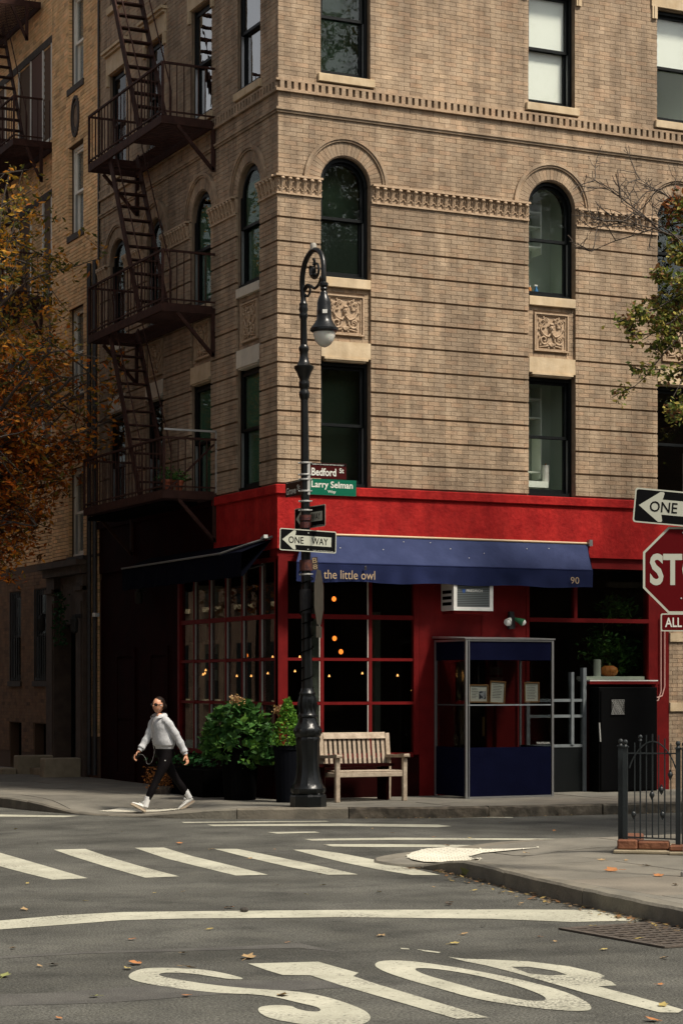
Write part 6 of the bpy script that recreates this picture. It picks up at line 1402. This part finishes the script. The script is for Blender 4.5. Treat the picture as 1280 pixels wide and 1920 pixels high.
# ================================================================= TREES
def limb(mb, a, b, r0_, r1_, wob, n=7, sag=0):
    a, b = Vector(a), Vector(b); L = (b-a).length; pts = []
    o = Vector((0, 0, 0))
    for i in range(n+1):
        t = i/n
        if 0 < i: o += Vector((random.gauss(0, wob), random.gauss(0, wob), random.gauss(0, wob)))*L/n
        pts.append(a+(b-a)*t+o*(1 if i < n else 1)+Vector((0, 0, sag*math.sin(PI*t)*L)))
    mb.tube(pts, [r0_+(r1_-r0_)*i/n for i in range(n+1)], 6 if r0_ > .02 else 4, cap=False); return pts
def tree(name, base, label, cat, trunk_h, crown_c, crown_r, nl, leaf_n, leaf_s, lmat, group=None, spread=.13, seed=1, droop=.2, sub=6, fill=None):
    random.seed(seed); root = empty(name, base, label=label, cat=cat, group=group); tm = MB(); tw = []
    top = Vector((0, 0, trunk_h)); limb(tm, (0, 0, -.05), top, .17, .12, .04)
    for i in range(nl):
        d = Vector((random.gauss(0, 1), random.gauss(0, 1), random.gauss(0, .9))).normalized(); k = random.uniform(.6, 1.0)
        tgt = Vector(crown_c)+Vector((d.x*crown_r[0], d.y*crown_r[1], d.z*crown_r[2]))*k
        st = Vector((0, 0, trunk_h*random.uniform(.75, 1.0)))+Vector((0, 0, max(0, (tgt.z-trunk_h))*random.uniform(.0, .35)))
        P_ = limb(tm, st, tgt, .06, .012, .10, 9, .06)
        for j in range(sub):
            q0 = P_[random.randint(3, 9)]; e = q0+Vector((random.gauss(0, 1), random.gauss(0, 1), random.gauss(.1, .8))).normalized()*random.uniform(.6, 1.5)
            P2 = limb(tm, q0, e, .016, .005, .12, 5)
            tw += P2[2:]
            for _ in range(3):
                q1 = random.choice(P2[1:]); e2 = q1+Vector((random.gauss(0, 1), random.gauss(0, 1), random.gauss(-.1, .7))).normalized()*random.uniform(.3, .75); tw += limb(tm, q1, e2, .007, .003, .12, 4)[1:]
    limb(tm, top, Vector(crown_c)+Vector((0, 0, crown_r[2]*.7)), .12, .02, .06)
    tm.build('trunk', M_bark, root)
    pts = []
    for _ in range(leaf_n):
        q = random.choice(tw); pts.append(q+Vector((random.gauss(0, spread), random.gauss(0, spread), random.gauss(-.05, spread))))
    if isinstance(lmat, tuple):
        zm = crown_c[2]-.2
        lo = [p for p in pts if p[2]+random.gauss(0, .9) < zm]; hi = [p for p in pts if p not in ()][:0]
        sl = set(map(id, lo)); hi = [p for p in pts if id(p) not in sl]
        leaves(lo, leaf_s, 'crown', lmat[0], root, .42, droop); leaves(hi, leaf_s, 'crown', lmat[1], root, .42, droop); return root
    leaves(pts, leaf_s, 'crown', lmat, root, .42, droop); return root
tree('autumn_tree', (-3.05, 8.0, .1), 'autumn tree with orange and yellow leaves over the side street at left', 'tree', 4.6, (0, 0, 7.5), (3.6, 3.4, 4.2), 100, 50000, .115, (L_autumn, L_olive), seed=5, droop=.35, spread=.09)
tree('autumn_tree', (-9.3, 3.5, .1), 'unseen autumn tree added beyond the left edge to shade the side street', 'tree', 4.6, (0, 0, 7.6), (3.0, 3.6, 3.9), 36, 9000, .24, L_autumn, seed=15)  # this tree and the next are unseen, added to shade the side street
tree('autumn_tree', (-9.3, 12.5, .1), 'second unseen autumn tree added farther along to shade the side street', 'tree', 4.6, (0, 0, 7.6), (3.0, 3.6, 3.9), 36, 9000, .24, L_autumn, seed=16)
random.seed(11)
# right tree: bare upper twigs and leafy lower boughs reaching into the frame
rt = empty('street_tree', (7.15, -2.35, .1), label='kerb tree with bare twigs and green russet leaves reaching in from the right edge', cat='tree')
rb = Vector(rt.location); tm = MB(); tip = lambda px, py, d=30.6: DP(px, d, py)-rb
limb(tm, (0, 0, -.05), (0, 0, 4.5), .15, .11, .03); limb(tm, (0, 0, 4.4), (.1, 0, 9.5), .11, .03, .06)
tw = []; bare = []
def twigs(P_, n, L, depth, store):
    for _ in range(n):
        q0 = random.choice(P_[2:]); d = (P_[-1]-P_[0]).normalized()*.7+Vector((random.gauss(0, 1), random.gauss(0, .5), random.gauss(.25, .8)))*.75
        P2 = limb(tm, q0, q0+d.normalized()*L*random.uniform(.5, 1.2), .010*(depth+1)/2, .0055, .14, 5); store += P2[1:]
        if depth > 0: twigs(P2, 4, L*.5, depth-1, store)
for (px, py, lf, n) in ((1112, 350, 0, 7), (1200, 338, 0, 7), (1160, 375, 0, 6), (1070, 412, 0, 5), (1105, 470, 0, 5), (1165, 420, 0, 6), (1240, 350, 0, 4), (1155, 600, 1, 5), (1185, 715, 1, 5), (1205, 640, 1, 5), (1245, 575, 1, 8), (1262, 520, 1, 7), (1258, 640, 1, 8), (1268, 395, 2, 3), (1275, 470, 1, 6), (1275, 700, 1, 6), (1250, 600, 1, 7), (1262, 760, 1, 3)):
    t = tip(px, py, random.uniform(30.2, 31.0)); hub = tip(1335+random.uniform(-15, 15), 470+random.uniform(-60, 60) if py < 520 else 560+random.uniform(-60, 40))
    limb(tm, (0, 0, max(3.2, hub.z-1.6)), hub, .045, .022, .05)
    P_ = limb(tm, hub, t, .016, .005, .07, 9, -.05 if lf == 1 else .05)
    store = bare if lf == 0 else tw
    twigs(P_[3:], n, .42 if lf == 0 else .26, 1, store)
    if lf: tw += P_[5:]
for _ in range(26):
    d = Vector((random.uniform(.2, 2.6), random.gauss(0, 1.2), random.uniform(4.5, 10))); P_ = limb(tm, (0, 0, min(d.z-1, 8)), d, .04, .01, .08); twigs(P_[3:], 4, .6, 0, tw)
tm.build('trunk', M_bark, rt)
pts = []
for _ in range(4200):
    q = random.choice(tw); pts.append(q+Vector((random.gauss(0, .05), random.gauss(0, .05), random.gauss(-.03, .05))))
leaves(pts, .085, 'crown', L_right, rt, .6, .3)
c_ = tip(1262, 392); leaves([c_+Vector((random.gauss(0, .07), random.gauss(0, .1), random.gauss(0, .14))) for _ in range(90)], .09, 'russet_leaf_cluster', leafmat('russet', [(.25, .09, .02), (.18, .06, .02)], .25), rt, .6, kind='stuff')
tree('avenue_tree', (7.6, -12.2, .1), 'tall golden green tree mirrored in the upper corner windows', 'tree', 7.0, (0, 0, 13.6), (3.4, 3.0, 5.4), 34, 14000, .2, leafmat('golden_leaves', [(.16, .11, .02), (.08, .08, .02), (.22, .15, .03), (.05, .06, .015)], .3), seed=9)

tree('avenue_tree', (12.6, -12.0, .1), 'second tall golden green tree added past the right edge to block sky in the kitchen windows', 'tree', 6.0, (0, 0, 12.0), (3.6, 3.0, 6.5), 36, 15000, .2, MATS['golden_leaves'], seed=19)  # unseen, added to keep sky reflections off the kitchen panes
# ================================================================= LEAVES ON THE GROUND
random.seed(21)
M_lf = {k: mat('fallen_'+k, c, .8) for k, c in dict(orange=(.34, .14, .045), tan=(.30, .20, .095), yellow=(.32, .25, .08), brown=(.08, .055, .035), red=(.26, .06, .03), green=(.20, .21, .07)).items()}
def leaf_mesh(m, s):
    n = 10; pts = []
    for i in range(n):
        a = 2*PI*i/n; r = (1 if i % 2 == 0 else random.uniform(.6, .8))*(1.15 if i == 0 else 1)*random.uniform(.8, 1.1); x, y = r*math.cos(a)*.5, r*math.sin(a)*.42; pts.append((x*s, y*s, s*(.05*abs(y/.4)+.06*x*x*4+random.uniform(0, .07))))
    mb = MB(); mb.add([(0, 0, .02*s)]+pts, [(0, 1+i, 1+(i+1) % n) for i in range(n)]); mb.tube([(-.4*s, 0, .03*s), (-.8*s, .05*s, .02*s)], .015*s, 4); return mb.mesh('fallen_leaf', M_lf[m], recalc=False)
LM = {k: [leaf_mesh(k, 1) for _ in range(3)] for k in M_lf}
def ground_h(px, py):
    x, y = G(px, py, .15)
    for hf, c_ in ((h_isl, x > -2.6 and y < -9.1), (h_near, False)):
        if c_: z = hf(x, y); x, y = G(px, py, z); return x, y, z
    return (*G(px, py, 0.005), .005)
def fleaf(px, py, s, m, label, group=None, tilt=0):
    x, y, z = ground_h(px, py); o = link('fallen_leaf', random.choice(LM[m])); o.location = (x, y, z+.004); o.scale = (s, s, s); o.rotation_euler = (random.uniform(-.25, .25)+tilt, random.uniform(-.2, .2), random.random()*6.28)
    return tag(o, label, 'leaf', group)
spec = [((47, 1706), .13, 'tan', 'tan fallen leaf above the left end of the stop line'), ((430, 1702.5), .15, 'orange', 'orange fallen leaf touching the top of the stop line'), ((394, 1743), .10, 'yellow', 'yellow fallen leaf just below the stop line'), ((466, 1796), .20, 'tan', 'pale fallen leaf above the letter T'),
 ((255, 1808), .17, 'orange', 'orange fallen leaf at the top of the letter S'), ((240, 1817), .12, 'yellow', 'yellow green fallen leaf at the tip of the letter S'), ((353, 1815), .14, 'tan', 'tan fallen leaf inside the letter S'), ((10, 1831), .14, 'green', 'green yellow fallen leaf at the lower left edge'), ((102, 1810), .12, 'brown', 'dark brown curled leaf left of the letter S'),
 ((530, 1867), .16, 'tan', 'tan fallen leaf lying on the middle of the letter S'), ((178, 1869.5), .11, 'green', 'small green leaf beside the dark asphalt strip'), ((337, 1582), .16, 'orange', 'orange fallen leaf above the third crosswalk stripe'), ((990, 1529), .30, 'red', 'red fallen leaf at the foot of the far kerb'),
 ((997, 1527), .22, 'orange', 'orange leaf leaning on the red one at the far kerb'), ((1146, 1633), .24, 'orange', 'large orange leaf on the right sidewalk'), ((1233, 1643), .18, 'orange', 'smaller orange leaf on the right sidewalk near the edge'), ((1109, 1738), .14, 'yellow', 'yellow leaf beside the storm drain'), ((852, 1770), .12, 'yellow', 'yellow leaf on the road above the letter P'),
 ((838, 1586), .14, 'orange', 'orange leaf by the tactile crescent'), ((1222, 1914), .15, 'orange', 'orange leaf at the lower right of the letter P'), ((1242, 1886), .13, 'yellow', 'yellow leaf lying on the foot of the letter P'), ((715, 1755), .12, 'tan', 'tan leaf on the road above the letter O')]
for (p, s, m_, l_) in spec: fleaf(*p, s*.68, m_, l_)
o = fleaf(872, 1643, .24, 'green', 'yellow green leaf standing up against the right kerb', tilt=1.1)
GL = 'small fallen leaf lying loose on the grey asphalt, yellow to brown'
for (x, y) in [(75, 1812), (25, 1779), (345, 1788), (497/2, 1762), (539, 1768), (229, 1560), (143/2, 1582), (395, 1593), (515, 1593), (520, 1660), (607, 1660), (572, 1677), (710, 1673), (52, 1657), (24, 1778), (290, 1675), (345, 1672), (812, 1570), (1038, 1558), (880, 1572), (935, 1543), (737, 1562), (915, 1531), (840, 1697), (972, 1698), (977, 1694), (946, 1691), (813, 1664), (889, 1670), (905, 1738), (1163, 1758), (1195, 1761), (1132, 1781), (1237, 1847), (1245, 1797), (872, 1752), (350, 1868), (110, 1910), (30, 1555), (610, 1585), (698, 1554), (1078, 1552), (160, 1690), (600, 1640), (470, 1610), (1010, 1757), (1040, 1766), (1160, 1714), (1172, 1716), (1200, 1715), (845, 1693)]:
    fleaf(x, y, random.uniform(.035, .075), random.choice(['tan', 'yellow', 'brown', 'orange', 'tan']), GL, 'small leaves scattered on the asphalt')
for k, (x, y) in enumerate([(985, 1600), (1127, 1613.5), (1172, 1614), (1210, 1624), (1240, 1681), (1265, 1660)]): fleaf(x, y, random.uniform(.06, .09), 'tan', ORD[k]+' small pale leaf from the left on the right sidewalk', 'small leaves on the right sidewalk')
# litter gathered in the gutter and on the near sidewalk edges
mb = MB(); cs = resample(k2, .03)
cands = [c for c in cs if -15.6 < c[1] < -9.7]
for _ in range(300):
    c_ = random.choice(cands); off = abs(random.gauss(0, .11)); x, y = c_[0]-.02-off, c_[1]+random.gauss(0, .05); s = random.uniform(.014, .038); a = random.random()*6.28; z = .006+random.random()*.02
    d = Vector((math.cos(a), math.sin(a), random.uniform(-.2, .3)))*s; t = Vector((-math.sin(a), math.cos(a), random.uniform(-.2, .3)))*s*.5; p = Vector((x, y, z)); mb.add([p-d, p+t, p+d, p-t], [(0, 1, 2), (0, 2, 3)])
o = link('gutter_litter', mb.mesh('gutter_litter', leafmat('litter', [(.20, .10, .04), (.18, .12, .06), (.26, .19, .07), (.08, .055, .035), (.10, .07, .04)], .1), recalc=False)); tag(o, 'line of broken leaves and debris gathered along the right kerb', kind='stuff')
mb = MB(); cs = [c for c in resample(k1, .03) if c[0] > .2 and c[0] < 8]
for _ in range(150):
    c_ = random.choice(cs); x, y = c_[0], c_[1]-.02-abs(random.gauss(0, .09)); s = random.uniform(.012, .03); a = random.random()*6.28; d = Vector((math.cos(a), math.sin(a), .1))*s; t = Vector((-math.sin(a), math.cos(a), .1))*s*.5; p = Vector((x, y, .012)); mb.add([p-d, p+t, p+d, p-t], [(0, 1, 2), (0, 2, 3)])
o = link('gutter_litter', mb.mesh('gutter_litter', MATS['litter'], recalc=False)); tag(o, 'specks of leaf debris along the far rough stone kerb', kind='stuff')
x, y = G(458, 1706, .02); stn = link('stone_lump', MB().ball((0, 0, .02), .034, 9, 6, (1.1, .9, .7)).mesh('stone_lump', mat('dark_stone', (.035, .03, .025), .9, bump=.8, bscale=40))); stn.location = (x, y, 0); tag(stn, 'dark lump of dirt lying on the middle of the stop line', 'stone')
